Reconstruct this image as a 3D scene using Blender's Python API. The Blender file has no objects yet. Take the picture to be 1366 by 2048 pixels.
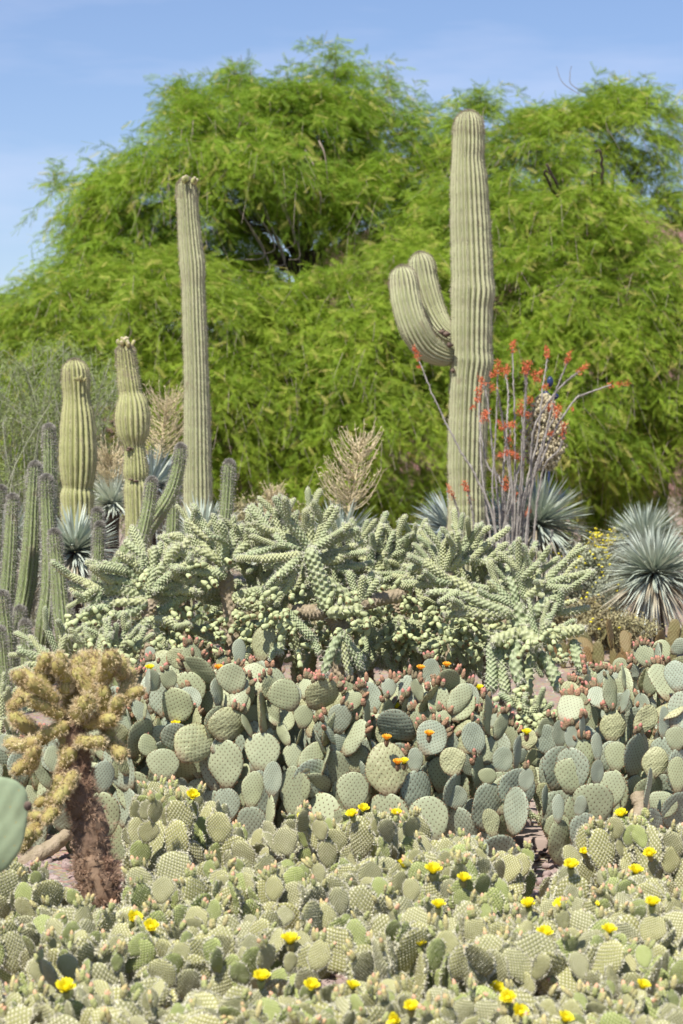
import bpy, math, random
import numpy as np
from mathutils import Vector, Matrix
sc = bpy.context.scene
col = sc.collection
R = math.radians
PI = math.pi

# ------------------------------------------------------------------ camera
F = 4835.0; H0 = 923.0; EYE = 1.6          # focal length and horizon in photo pixels, eye height
cd = bpy.data.cameras.new("camera"); cam = bpy.data.objects.new("camera", cd); col.objects.link(cam)
cam.location = (0, 0, EYE); cam.rotation_euler = (R(90), 0, 0)
cd.sensor_width = 36; cd.lens = 85.0; cd.shift_y = -101/2048.0
cd.clip_start = 0.5; cd.clip_end = 2000
cd.dof.use_dof = True; cd.dof.focus_distance = 10.8; cd.dof.aperture_fstop = 5.8
sc.camera = cam

# ------------------------------------------------------------------ light
SUN_EL, SUN_AZ = 56.0, 30.0                # azimuth: degrees to the left of straight behind the camera
sd = Vector((-math.sin(R(SUN_AZ))*math.cos(R(SUN_EL)), -math.cos(R(SUN_AZ))*math.cos(R(SUN_EL)), math.sin(R(SUN_EL))))
sl = bpy.data.lights.new("sun", 'SUN'); sun = bpy.data.objects.new("sun", sl); col.objects.link(sun)
sl.energy = 4.9; sl.angle = R(0.5); sl.color = (1.0, 0.955, 0.88)
sun.rotation_euler = sd.to_track_quat('Z', 'Y').to_euler()
w = bpy.data.worlds.new("World"); sc.world = w; w.use_nodes = True
nt = w.node_tree; bg = nt.nodes["Background"]
sky = nt.nodes.new("ShaderNodeTexSky"); sky.sky_type = 'NISHITA'; sky.sun_disc = False
sky.sun_elevation = R(SUN_EL); sky.sun_rotation = math.atan2(sd.x, sd.y)
sky.air_density = 1.0; sky.dust_density = 0.6; sky.ozone_density = 5.0; sky.altitude = 400
# thin high cloud in the sky itself
tc = nt.nodes.new("ShaderNodeTexCoord"); mp = nt.nodes.new("ShaderNodeMapping")
mp.inputs['Scale'].default_value = (3.0, 3.0, 16.0); mp.inputs['Location'].default_value = (1.3, 0.2, 0.4); mp.inputs['Rotation'].default_value = (0, R(-4), 0)
nz = nt.nodes.new("ShaderNodeTexNoise"); nz.inputs['Scale'].default_value = 1.6; nz.inputs['Detail'].default_value = 5; nz.inputs['Roughness'].default_value = 0.55
nt.links.new(tc.outputs['Generated'], mp.inputs[0]); nt.links.new(mp.outputs[0], nz.inputs[0])
mr = nt.nodes.new("ShaderNodeMapRange"); mr.inputs['From Min'].default_value = 0.47; mr.inputs['From Max'].default_value = 0.72
mr.inputs['To Min'].default_value = 0.0; mr.inputs['To Max'].default_value = 0.24
nt.links.new(nz.outputs[0], mr.inputs[0])
mx = nt.nodes.new("ShaderNodeMix"); mx.data_type = 'RGBA'
nt.links.new(mr.outputs[0], mx.inputs[0]); nt.links.new(sky.outputs[0], mx.inputs[6]); mx.inputs[7].default_value = (7.6, 8.0, 8.8, 1)
tn = nt.nodes.new("ShaderNodeMix"); tn.data_type = 'RGBA'; tn.blend_type = 'MULTIPLY'; tn.inputs[0].default_value = 1; tn.inputs[7].default_value = (1.09, 1.0, 1.05, 1)
nt.links.new(mx.outputs[2], tn.inputs[6]); nt.links.new(tn.outputs[2], bg.inputs[0]); bg.inputs[1].default_value = 0.09
sc.view_settings.view_transform = 'Standard'; sc.view_settings.look = 'None'
sc.view_settings.exposure = 0.55; sc.view_settings.gamma = 1
sc.cycles.use_denoising = True
sc.cycles.max_bounces = 6; sc.cycles.diffuse_bounces = 3; sc.cycles.transparent_max_bounces = 4
sc.cycles.caustics_reflective = False; sc.cycles.caustics_refractive = False

# ------------------------------------------------------------------ helpers
rng = random.Random(7); nr = np.random.default_rng(7)
def P(px, py, d): return Vector(((px-683)*d/F, d, EYE+(H0-py)*d/F))
def proj(v): return 683+v[0]*F/v[1], H0-(v[2]-EYE)*F/v[1]
def tag(o, label=None, cat=None, group=None, kind=None):
    if label: o['label'] = label
    if cat: o['category'] = cat
    if group: o['group'] = group
    if kind: o['kind'] = kind
    return o
def empty(name, loc, label, cat, group=None):
    o = bpy.data.objects.new(name, None); col.objects.link(o); o.location = loc; o.empty_display_size = .1
    return tag(o, label, cat, group)
def mkmesh(name, V, polys, mats, uv=None, attrs=None, smooth=True):
    """V (n,3); polys: list of (int array (f,k), material index)"""
    me = bpy.data.meshes.new(name); V = np.asarray(V, dtype=np.float32)
    me.vertices.add(len(V)); me.vertices.foreach_set('co', V.ravel())
    loops = []; starts = []; mi = []; s = 0
    for f, m in polys:
        f = np.asarray(f, dtype=np.int32)
        if len(f) == 0: continue
        k = f.shape[1]; loops.append(f.ravel()); starts.append(np.arange(len(f))*k+s); mi.append(np.full(len(f), m)); s += f.size
    loops = np.concatenate(loops); starts = np.concatenate(starts); mi = np.concatenate(mi)
    me.loops.add(len(loops)); me.loops.foreach_set('vertex_index', loops.astype(np.int32))
    me.polygons.add(len(starts)); me.polygons.foreach_set('loop_start', starts.astype(np.int32))
    me.polygons.foreach_set('material_index', mi.astype(np.int32))
    for m in mats: me.materials.append(m)
    if uv is not None:
        l = me.uv_layers.new(name='UVMap'); l.data.foreach_set('uv', np.asarray(uv, dtype=np.float32)[loops].ravel())
    for n, a in (attrs or {}).items():
        at = me.attributes.new(n, 'FLOAT', 'POINT'); at.data.foreach_set('value', np.asarray(a, dtype=np.float32))
    me.update(calc_edges=True)
    if smooth: me.polygons.foreach_set('use_smooth', np.ones(len(starts), dtype=bool))
    me.validate()
    return me
class MB:
    def __init__(s): s.V = []; s.F = []; s.U = []; s.A = []; s.n = 0
    def add(s, V, faces, m=0, uv=None, a=None):
        V = np.asarray(V, dtype=float); s.V.append(V)
        for f in faces: s.F.append((np.asarray(f)+s.n, m))
        s.U.append(uv if uv is not None else np.zeros((len(V), 2))); s.A.append(a if a is not None else np.zeros(len(V)))
        s.n += len(V)
    def mesh(s, name, mats, smooth=True):
        return mkmesh(name, np.concatenate(s.V), s.F, mats, np.concatenate(s.U), {'amt': np.concatenate(s.A)}, smooth)
def link(name, me, parent=None, mat=None):
    o = bpy.data.objects.new(name, me); col.objects.link(o)
    if parent is not None: o.parent = parent
    if mat is not None: o.matrix_local = mat
    return o
def unit(a, ax=-1): return a/np.maximum(np.linalg.norm(a, axis=ax, keepdims=True), 1e-9)
def smoothpath(pts, n):
    """Catmull-Rom resample; pts (k,c)"""
    p = np.asarray(pts, dtype=float); p = np.vstack([2*p[0]-p[1], p, 2*p[-1]-p[-2]]); k = len(p)-3
    out = []
    for t in np.linspace(0, k-1e-6, n):
        i = int(t); u = t-i; a, b, c, d = p[i], p[i+1], p[i+2], p[i+3]
        out.append(.5*((2*b)+(c-a)*u+(2*a-5*b+4*c-d)*u*u+(3*b-a-3*c+d)*u**3))
    return np.array(out)
def frames(C):
    T = unit(np.gradient(C, axis=0)); n = len(C); N = np.zeros_like(C)
    a = np.array([0, -1., 0.01]) if abs(T[0][1]) < .9 else np.array([1., 0, 0])
    a = a-T[0]*a.dot(T[0]); N[0] = a/np.linalg.norm(a)
    for i in range(1, n):
        v = N[i-1]-T[i]*N[i-1].dot(T[i]); N[i] = v/max(np.linalg.norm(v), 1e-9)
    return T, N, np.cross(T, N)
def tube(C, rad, seg, disp=None, close=True):
    """C (n,3), rad (n,), disp(theta(seg), s(n) metres, rad) -> (n,seg) multiplier. Returns V, quads, uv, amt"""
    C = np.asarray(C, float); n = len(C); T, N, B = frames(C)
    th = np.linspace(0, 2*PI, seg, endpoint=False)
    s = np.concatenate([[0], np.cumsum(np.linalg.norm(np.diff(C, axis=0), axis=1))])
    rr = np.asarray(rad)[:, None]*np.ones(seg); am = np.zeros((n, seg))
    if disp is not None:
        m, am = disp(th[None, :], s[:, None], rr); rr = rr*m
    dirs = np.cos(th)[None, :, None]*N[:, None, :]+np.sin(th)[None, :, None]*B[:, None, :]
    V = (C[:, None, :]+dirs*rr[..., None]).reshape(-1, 3)
    i = np.arange(n-1)[:, None]*seg; j = np.arange(seg)[None, :]; j2 = (j+1) % seg
    f = np.stack([i+j, i+j2, i+seg+j2, i+seg+j], -1).reshape(-1, 4)
    uv = np.stack([np.broadcast_to(th/(2*PI), (n, seg)), np.broadcast_to(s[:, None], (n, seg))], -1).reshape(-1, 2)
    return V, f, uv, am.reshape(-1), dirs.reshape(-1, 3), T
def spikes(pos, dirs, length, width, jitter=.35, seed=0):
    """one thin triangle per entry"""
    g = np.random.default_rng(seed); n = len(pos)
    d = unit(dirs+g.normal(0, jitter, (n, 3))); L = length*(g.uniform(.6, 1.25, (n, 1)))
    side = unit(np.cross(d, g.normal(0, 1, (n, 3))))*width/2
    V = np.stack([pos-side, pos+side, pos+d*L], 1).reshape(-1, 3)
    return V, np.arange(3*n).reshape(n, 3)
def bumpsphere(c, r, sy=1.0, seg=10, rings=6):
    th = np.linspace(0, PI, rings+1); ph = np.linspace(0, 2*PI, seg, endpoint=False)
    V = np.array([[c[0]+r*math.sin(a)*math.cos(b), c[1]+r*math.sin(a)*math.sin(b), c[2]-r*sy*math.cos(a)] for a in th for b in ph])
    i = np.arange(rings)[:, None]*seg; j = np.arange(seg)[None, :]; j2 = (j+1) % seg
    return V, np.stack([i+j, i+j2, i+seg+j2, i+seg+j], -1).reshape(-1, 4)

# ------------------------------------------------------------------ materials
def nodes(name):
    m = bpy.data.materials.new(name); m.use_nodes = True; t = m.node_tree
    return m, t, t.nodes['Principled BSDF']
def N(t, typ, **kw):
    n = t.nodes.new('ShaderNode'+typ)
    for k, v in kw.items(): setattr(n, k, v)
    return n
def mathn(t, op, a, b=None, c=None):
    n = N(t, 'Math', operation=op)
    for i, x in enumerate((a, b, c)):
        if x is None: continue
        if isinstance(x, (int, float)): n.inputs[i].default_value = x
        else: t.links.new(x, n.inputs[i])
    return n.outputs[0]
def mixc(t, f, a, b, bt='MIX'):
    n = N(t, 'Mix', data_type='RGBA', blend_type=bt)
    for i, x in ((0, f), (6, a), (7, b)):
        if isinstance(x, (int, float)): n.inputs[i].default_value = x
        elif isinstance(x, tuple): n.inputs[i].default_value = (*x[:3], 1)
        else: t.links.new(x, n.inputs[i])
    return n.outputs[2]
def noise(t, scale, detail=3, vec=None, rough=.55):
    n = N(t, 'TexNoise'); n.inputs['Scale'].default_value = scale; n.inputs['Detail'].default_value = detail; n.inputs['Roughness'].default_value = rough
    if vec is not None: t.links.new(vec, n.inputs[0])
    return n.outputs[0]
def ramp(t, x, lo, hi, a=0., b=1.):
    n = N(t, 'MapRange'); t.links.new(x, n.inputs[0])
    for i, v in ((1, lo), (2, hi), (3, a), (4, b)): n.inputs[i].default_value = v
    return n.outputs[0]
def bump(t, bs, h, strength=.5, dist=.01):
    b = N(t, 'Bump'); b.inputs['Strength'].default_value = strength; b.inputs['Distance'].default_value = dist
    t.links.new(h, b.inputs['Height']); t.links.new(b.outputs[0], bs.inputs['Normal'])
def simple(name, c1, c2=None, scale=8, rough=.75, bmp=0, rand=.0, c3=None, sss=0, translucent=0, coord='Object'):
    m, t, bs = nodes(name); tcn = N(t, 'TexCoord'); nzv = noise(t, scale, 4, tcn.outputs[coord])
    c2 = c2 or tuple(x*.75 for x in c1)
    c = mixc(t, ramp(t, nzv, .35, .65), c1, c2)
    oi = N(t, 'ObjectInfo')
    if c3: c = mixc(t, ramp(t, oi.outputs['Random'], .35, 1.0, 0, .9), c, c3)
    if rand:
        hs = N(t, 'HueSaturation'); t.links.new(c, hs.inputs['Color'])
        t.links.new(ramp(t, oi.outputs['Random'], 0, 1, 1-rand, 1+rand), hs.inputs['Value']); c = hs.outputs[0]
    t.links.new(c, bs.inputs['Base Color']); bs.inputs['Roughness'].default_value = rough
    bs.inputs['Specular IOR Level'].default_value = .3
    if bmp: bump(t, bs, noise(t, scale*3, 4, tcn.outputs[coord]), bmp, .01)
    if translucent:
        tr = N(t, 'BsdfTranslucent'); t.links.new(c, tr.inputs[0]); ms = N(t, 'MixShader'); ms.inputs[0].default_value = translucent
        t.links.new(bs.outputs[0], ms.inputs[1]); t.links.new(tr.outputs[0], ms.inputs[2]); t.links.new(ms.outputs[0], t.nodes['Material Output'].inputs[0])
    return m
def padmat(name, c1, c2, areole, spacing, th0, th1, quilt=.5, wrinkle=0., rough=.55, random_to=None, dirt=None):
    """cactus pad skin: areoles on a quincunx laid over the pad's own UV (metres)"""
    m, t, bs = nodes(name); uv = N(t, 'UVMap'); tcn = N(t, 'TexCoord'); oi = N(t, 'ObjectInfo')
    nv = N(t, 'TexNoise'); nv.inputs['Scale'].default_value = 9; nv.inputs['Detail'].default_value = 1; t.links.new(tcn.outputs['Object'], nv.inputs[0])
    sub = N(t, 'VectorMath', operation='SUBTRACT'); t.links.new(nv.outputs['Color'], sub.inputs[0]); sub.inputs[1].default_value = (.5, .5, .5)
    ma = N(t, 'VectorMath', operation='MULTIPLY_ADD'); t.links.new(sub.outputs[0], ma.inputs[0]); ma.inputs[1].default_value = (spacing*1.6,)*3; t.links.new(uv.outputs[0], ma.inputs[2])
    sp = N(t, 'SeparateXYZ'); t.links.new(ma.outputs[0], sp.inputs[0])
    k = 2*PI/(2*spacing)
    cu = mathn(t, 'COSINE', mathn(t, 'MULTIPLY', sp.outputs[0], k)); cv = mathn(t, 'COSINE', mathn(t, 'MULTIPLY', sp.outputs[1], k*.85))
    h = mathn(t, 'MULTIPLY', cu, cv)
    big = noise(t, 7, 4, tcn.outputs['Object']); fine = noise(t, 60, 3, tcn.outputs['Object'])
    c = mixc(t, ramp(t, big, .35, .68), c1, c2)
    if random_to: c = mixc(t, ramp(t, oi.outputs['Random'], .45, 1.0, 0, 1.0), c, random_to)
    hs = N(t, 'HueSaturation'); t.links.new(c, hs.inputs['Color'])
    r2 = mathn(t, 'FRACT', mathn(t, 'MULTIPLY', oi.outputs['Random'], 17.3))
    t.links.new(ramp(t, r2, 0, 1, .80, 1.06), hs.inputs['Value']); c = hs.outputs[0]
    if dirt: c = mixc(t, ramp(t, noise(t, 14, 5, tcn.outputs['Object'], .7), .60, .74, 0, .7), c, dirt)
    c = mixc(t, ramp(t, fine, .3, .75, 0, .25), c, tuple(x*.7 for x in c1))
    sz = N(t, 'SeparateXYZ'); t.links.new(tcn.outputs['Object'], sz.inputs[0])
    if dirt:
        bz = mathn(t, 'ADD', sz.outputs[2], mathn(t, 'MULTIPLY', fine, -.05))
        c = mixc(t, ramp(t, bz, -.012, .022, .85, 0), c, (.27, .21, .13))
        sc2 = N(t, 'TexVoronoi'); sc2.inputs['Scale'].default_value = 16; t.links.new(tcn.outputs['Object'], sc2.inputs[0])
        r3 = mathn(t, 'MULTIPLY', ramp(t, sc2.outputs['Distance'], .10, .22, 1, 0), ramp(t, big, .5, .58))
        c = mixc(t, mathn(t, 'MULTIPLY', r3, .75), c, (.33, .27, .17))
    c = mixc(t, ramp(t, h, th0, th1), c, areole)
    t.links.new(c, bs.inputs['Base Color']); bs.inputs['Roughness'].default_value = rough; bs.inputs['Specular IOR Level'].default_value = .35
    hh = mathn(t, 'MULTIPLY', h, quilt)
    if wrinkle:
        wn = N(t, 'TexNoise'); wn.inputs['Scale'].default_value = 22; wn.inputs['Detail'].default_value = 3; wn.inputs['Distortion'].default_value = 1.2; t.links.new(tcn.outputs['Object'], wn.inputs[0])
        hh = mathn(t, 'ADD', hh, mathn(t, 'MULTIPLY', wn.outputs[0], wrinkle))
    else: hh = mathn(t, 'ADD', hh, mathn(t, 'MULTIPLY', big, .6))
    bump(t, bs, hh, .8, spacing*.22)
    return m
M = {}
M['pear'] = padmat('pad_blue_green', (.38, .42, .255), (.43, .45, .27), (.12, .075, .04), .0125, .70, .86, .10, 0, .55, (.40, .43, .24), (.36, .33, .22))
M['pear_wrinkled'] = padmat('pad_yellow_green', (.38, .39, .20), (.34, .37, .22), (.14, .09, .04), .0125, .72, .88, .2, 2.6, .5, (.46, .46, .25), (.40, .34, .2))
M['pear_shade'] = padmat('pad_grey_blue', (.35, .40, .285), (.40, .43, .30), (.12, .075, .045), .0115, .70, .86, .20, .5, .55, (.33, .38, .28), (.34, .31, .23))
M['bunny'] = padmat('pad_bunny', (.325, .325, .115), (.385, .365, .155), (.64, .61, .42), .0062, .15, .8, .7, 0, .8, (.31, .31, .16))
M['bunny_young'] = padmat('pad_bunny_young', (.27, .33, .09), (.31, .35, .12), (.52, .52, .26), .0052, .2, .85, .8, 0, .8, (.31, .36, .12))
M['olive'] = padmat('pad_olive', (.18, .175, .07), (.19, .155, .07), (.09, .05, .02), .02, .8, .92, .4, 0, .6, (.24, .13, .05))
M['broad'] = padmat('pad_broad', (.32, .40, .24), (.36, .43, .26), (.40, .36, .15), .03, .96, .985, .2, 0, .5)
M['rim_brown'] = simple('areole_brown', (.26, .14, .07), (.20, .11, .06))
M['rim_white'] = simple('spine_white', (.66, .64, .50), (.55, .52, .38), rough=.9)
M['spine_pale'] = simple('spine_pale', (.74, .72, .60), (.62, .58, .44), rough=.9)
M['spine_tan'] = simple('spine_tan', (.42, .37, .28), (.29, .24, .18), rough=.9)
M['spine_grey'] = simple('spine_grey', (.44, .42, .36), (.32, .30, .26), rough=.9)
M['spine_gold'] = simple('spine_gold', (.80, .69, .45), (.62, .48, .27), 14, rough=.85, c3=(.66, .52, .30))
M['spine_rust'] = simple('spine_rust', (.38, .24, .16), (.50, .36, .25), 14, rough=.9)
M['gold_skin'] = simple('cholla_gold_skin', (.36, .33, .11), (.30, .22, .08), 20)
M['rust_skin'] = simple('cholla_old_trunk', (.18, .115, .075), (.24, .16, .10), 20, bmp=.5)
def ribmat(name, crest, flank, groove_tint, banded=.35):
    m, t, bs = nodes(name); at = N(t, 'Attribute', attribute_name='amt'); uv = N(t, 'UVMap'); tcn = N(t, 'TexCoord')
    mpn = N(t, 'Mapping'); mpn.inputs['Scale'].default_value = (2, 9, 1); t.links.new(uv.outputs[0], mpn.inputs[0])
    band = noise(t, 1.0, 3, mpn.outputs[0]); fine = noise(t, 30, 4, tcn.outputs['Object'])
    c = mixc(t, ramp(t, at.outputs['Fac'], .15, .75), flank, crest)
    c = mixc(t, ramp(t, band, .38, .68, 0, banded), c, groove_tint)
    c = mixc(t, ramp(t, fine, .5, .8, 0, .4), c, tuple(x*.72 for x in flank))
    sc1 = noise(t, 7, 5, tcn.outputs['Object'], .65)
    c = mixc(t, ramp(t, sc1, .60, .70, 0, .75), c, (.30, .25, .17)); c = mixc(t, ramp(t, noise(t, 2.2, 3, tcn.outputs['Object']), .45, .7, 0, .35), c, tuple(x*.7 for x in flank))
    t.links.new(c, bs.inputs['Base Color']); bs.inputs['Roughness'].default_value = .6; bs.inputs['Specular IOR Level'].default_value = .3
    bump(t, bs, fine, .3, .004)
    return m
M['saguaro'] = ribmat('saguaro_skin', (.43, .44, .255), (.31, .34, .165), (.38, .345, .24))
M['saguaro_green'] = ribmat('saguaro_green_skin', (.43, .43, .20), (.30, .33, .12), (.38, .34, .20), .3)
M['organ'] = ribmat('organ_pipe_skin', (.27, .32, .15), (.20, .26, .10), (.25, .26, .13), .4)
M['cork'] = simple('cork_scar', (.20, .14, .10), (.07, .05, .04), 30, bmp=1.)
M['black'] = simple('hollow', (.015, .012, .01))
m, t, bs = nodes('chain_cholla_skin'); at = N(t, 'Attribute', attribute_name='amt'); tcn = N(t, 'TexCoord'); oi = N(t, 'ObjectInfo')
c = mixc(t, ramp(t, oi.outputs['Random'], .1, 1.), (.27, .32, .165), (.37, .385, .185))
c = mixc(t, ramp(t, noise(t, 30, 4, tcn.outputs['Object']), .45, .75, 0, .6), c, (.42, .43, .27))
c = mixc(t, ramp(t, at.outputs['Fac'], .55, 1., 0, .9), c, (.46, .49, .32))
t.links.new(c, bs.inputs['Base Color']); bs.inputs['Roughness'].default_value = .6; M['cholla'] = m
M['cholla_wood'] = simple('cholla_old_bark', (.36, .29, .20), (.26, .21, .13), 25, bmp=.8)
M['cholla_fruit'] = simple('cholla_fruit', (.43, .46, .24), (.36, .41, .20), 30, rough=.55, rand=.22, bmp=.3)
M['fruit_cup'] = simple('fruit_cup', (.34, .25, .12), (.22, .15, .08), 30)
M['bud_body'] = simple('bud_body', (.30, .22, .13), (.20, .21, .11), 60, bmp=1.0, c3=(.40, .22, .13))
M['bud_pink'] = simple('bud_tip_pink', (.50, .20, .17), (.40, .18, .12), 30, c3=(.42, .24, .13))
M['bbud_body'] = simple('bunny_bud_body', (.44, .46, .18), (.36, .39, .15), 60, bmp=.8, c3=(.50, .42, .20))
M['bbud_tip'] = simple('bunny_bud_tip', (.68, .36, .24), (.60, .40, .22), 30, c3=(.50, .48, .18))
M['petal'] = simple('petal_yellow', (.93, .84, .04), (.88, .76, .03), 20, rough=.6, translucent=.2)
M['petal_orange'] = simple('petal_orange', (.88, .42, .05), (.90, .52, .04), 20, rough=.6, translucent=.2)
M['leaf'] = simple('tree_leaf', (.265, .40, .030), (.18, .295, .024), .9, rough=.6, translucent=.42, rand=.05)
M['leaf_b'] = simple('tree_leaf_bright', (.37, .49, .05), (.27, .38, .035), .9, rough=.6, translucent=.42)
M['leaf_y'] = simple('tree_catkin', (.58, .52, .14), (.45, .44, .10), 1.3, rough=.7, translucent=.3)
M['bark'] = simple('tree_bark', (.085, .062, .048), (.05, .038, .03), 12, bmp=.8)
M['twig'] = simple('tree_twig', (.27, .22, .17), (.18, .14, .11), 8)
M['yucca'] = simple('yucca_leaf', (.44, .48, .40), (.36, .42, .34), 3, rough=.38)
M['yucca_pale'] = simple('yucca_leaf_pale', (.60, .63, .53), (.50, .55, .44), 3, rough=.4)
M['yucca_blue'] = simple('yucca_leaf_blue', (.26, .32, .32), (.33, .38, .37), 3, rough=.45)
M['yucca_dead'] = simple('yucca_dead_leaf', (.48, .44, .32), (.24, .19, .13), 6, rough=.7)
M['straw'] = simple('straw_stalk', (.62, .53, .33), (.52, .44, .26), 9, rough=.8)
M['cream'] = simple('cream_bloom', (.60, .54, .35), (.46, .38, .24), 12, rough=.8, translucent=.2)
M['oco'] = simple('ocotillo_bark', (.37, .345, .305), (.23, .21, .185), 18, rough=.85, bmp=.6)
M['oco_red'] = simple('ocotillo_bloom', (.68, .20, .08), (.55, .13, .06), 30, rough=.6, translucent=.2)
M['grey_leaf'] = simple('brittlebush_leaf', (.36, .38, .27), (.28, .31, .20), 5, rough=.8)
M['dry_leaf'] = simple('dry_shrub_leaf', (.32, .30, .15), (.27, .22, .12), 5, rough=.8)
M['wisp'] = simple('wispy_twig', (.36, .35, .28), (.26, .28, .17), 5, rough=.8)
M['glassy'] = simple('blue_ornament', (.03, .05, .12), (.02, .03, .09), 4, rough=.25)

# ------------------------------------------------------------------ setting: ground, path, gravel, hills
def ground_mat():
    m, t, bs = nodes('desert_soil'); tcn = N(t, 'TexCoord'); v = N(t, 'TexVoronoi'); v.inputs['Scale'].default_value = 45; t.links.new(tcn.outputs['Object'], v.inputs[0])
    c = mixc(t, ramp(t, noise(t, 1.5, 5, tcn.outputs['Object']), .35, .65), (.34, .26, .19), (.27, .20, .15))
    c = mixc(t, .35, c, v.outputs['Color'], 'SOFT_LIGHT')
    t.links.new(c, bs.inputs['Base Color']); bs.inputs['Roughness'].default_value = .95; bump(t, bs, v.outputs['Distance'], .6, .02); return m
gx = np.concatenate([[-900, -300, -100, -40], np.linspace(-14, 14, 57), [40, 100, 300, 900]])
gy = np.concatenate([[-60, -20, 0], np.linspace(3, 40, 75), [60, 100, 200, 500, 1200]])
GX, GY = np.meshgrid(gx, gy); GZ = .012*np.sin(GX*2.1+1)*np.cos(GY*1.7)
nx, ny = len(gx), len(gy); ii = (np.arange(ny-1)[:, None]*nx+np.arange(nx-1)[None, :]).ravel()
gm = mkmesh('ground', np.stack([GX.ravel(), GY.ravel(), GZ.ravel()], -1), [(np.stack([ii, ii+1, ii+nx+1, ii+nx], -1), 0)], [ground_mat()])
tag(link('ground', gm), kind='structure')
M['flag'] = simple('flagstone', (.38, .29, .245), (.31, .235, .20), 3, rough=.85, bmp=.4, c3=(.46, .40, .33))
mb = MB(); g = random.Random(3)
for r_ in range(4):
    x = -2.8
    while x < 2.6:
        wd = g.uniform(.3, .55); y0 = 9.95+r_*.42; k = 7
        cx, cy = x+wd/2, y0+.2; V = []; a0 = g.random()
        for zz, sc_ in ((-.02, 1.), (.035, 1.), (.045, .95)):
            for i in range(k):
                a = 2*PI*(i+a0)/k; rr = 1+.10*math.sin(i*2.3+a0*9)
                V.append((cx+wd*.49*sc_*rr*math.cos(a), cy+.2*sc_*rr*math.sin(a), zz))
        q = [(l*k+i, l*k+(i+1) % k, (l+1)*k+(i+1) % k, (l+1)*k+i) for l in range(2) for i in range(k)]
        mb.add(V, [np.array(q)]); mb.add(V[2*k:], [np.array([[0, i, i+1] for i in range(1, k-1)])])
        x += wd
tag(link('path', mb.mesh('path', [M['flag']], False)), kind='structure')
M['stone'] = simple('gravel_stone', (.25, .17, .15), (.36, .28, .25), 6, rough=.9, bmp=.6)
mb = MB(); g = np.random.default_rng(5)
for _ in range(4500):
    x, y = g.uniform(-2.0, 1.9), g.uniform(6.3, 9.95); r_ = g.uniform(.008, .028)
    V, f = bumpsphere((0, 0, 0), r_, .55, 6, 4); V = V*(1+g.uniform(-.3, .3, (1, 3)))+g.normal(0, r_*.13, V.shape)
    mb.add(V+[x, y, r_*.4], [f])
tag(link('gravel', mb.mesh('gravel', [M['stone']], False)), kind='stuff')
M['hill'] = simple('red_butte_rock', (.27, .155, .125), (.19, .10, .085), .12, rough=.95, bmp=.8)
ridge = smoothpath([(-400, 900), (200, 800), (420, 700), (560, 610), (640, 500), (760, 440), (900, 420), (1010, 400), (1120, 368), (1230, 400), (1366, 440), (1600, 560), (2200, 900)], 90)
V = []
for k, (dd, f_) in enumerate(((110, 0), (125, .35), (140, .75), (150, 1.), (175, .7), (220, 0))):
    for i, (x, y) in enumerate(ridge):
        top = max(0, 1.6+(923-y)*150/F); z = top*f_*(1+.06*math.sin(i*1.7+k*2)+.04*math.sin(i*4.1)) if 0 < f_ < 1 else top*f_+.15*math.sin(i*2.3)*f_
        V.append(((x-683)*150/F*(1+.04*math.sin(k*3+i)), dd, z-.3))
n_ = len(ridge); ii = (np.arange(5)[:, None]*n_+np.arange(n_-1)[None, :]).ravel()
tag(link('hills', mkmesh('hills', V, [(np.stack([ii, ii+1, ii+n_+1, ii+n_], -1), 0)], [M['hill']])), kind='structure')

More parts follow.
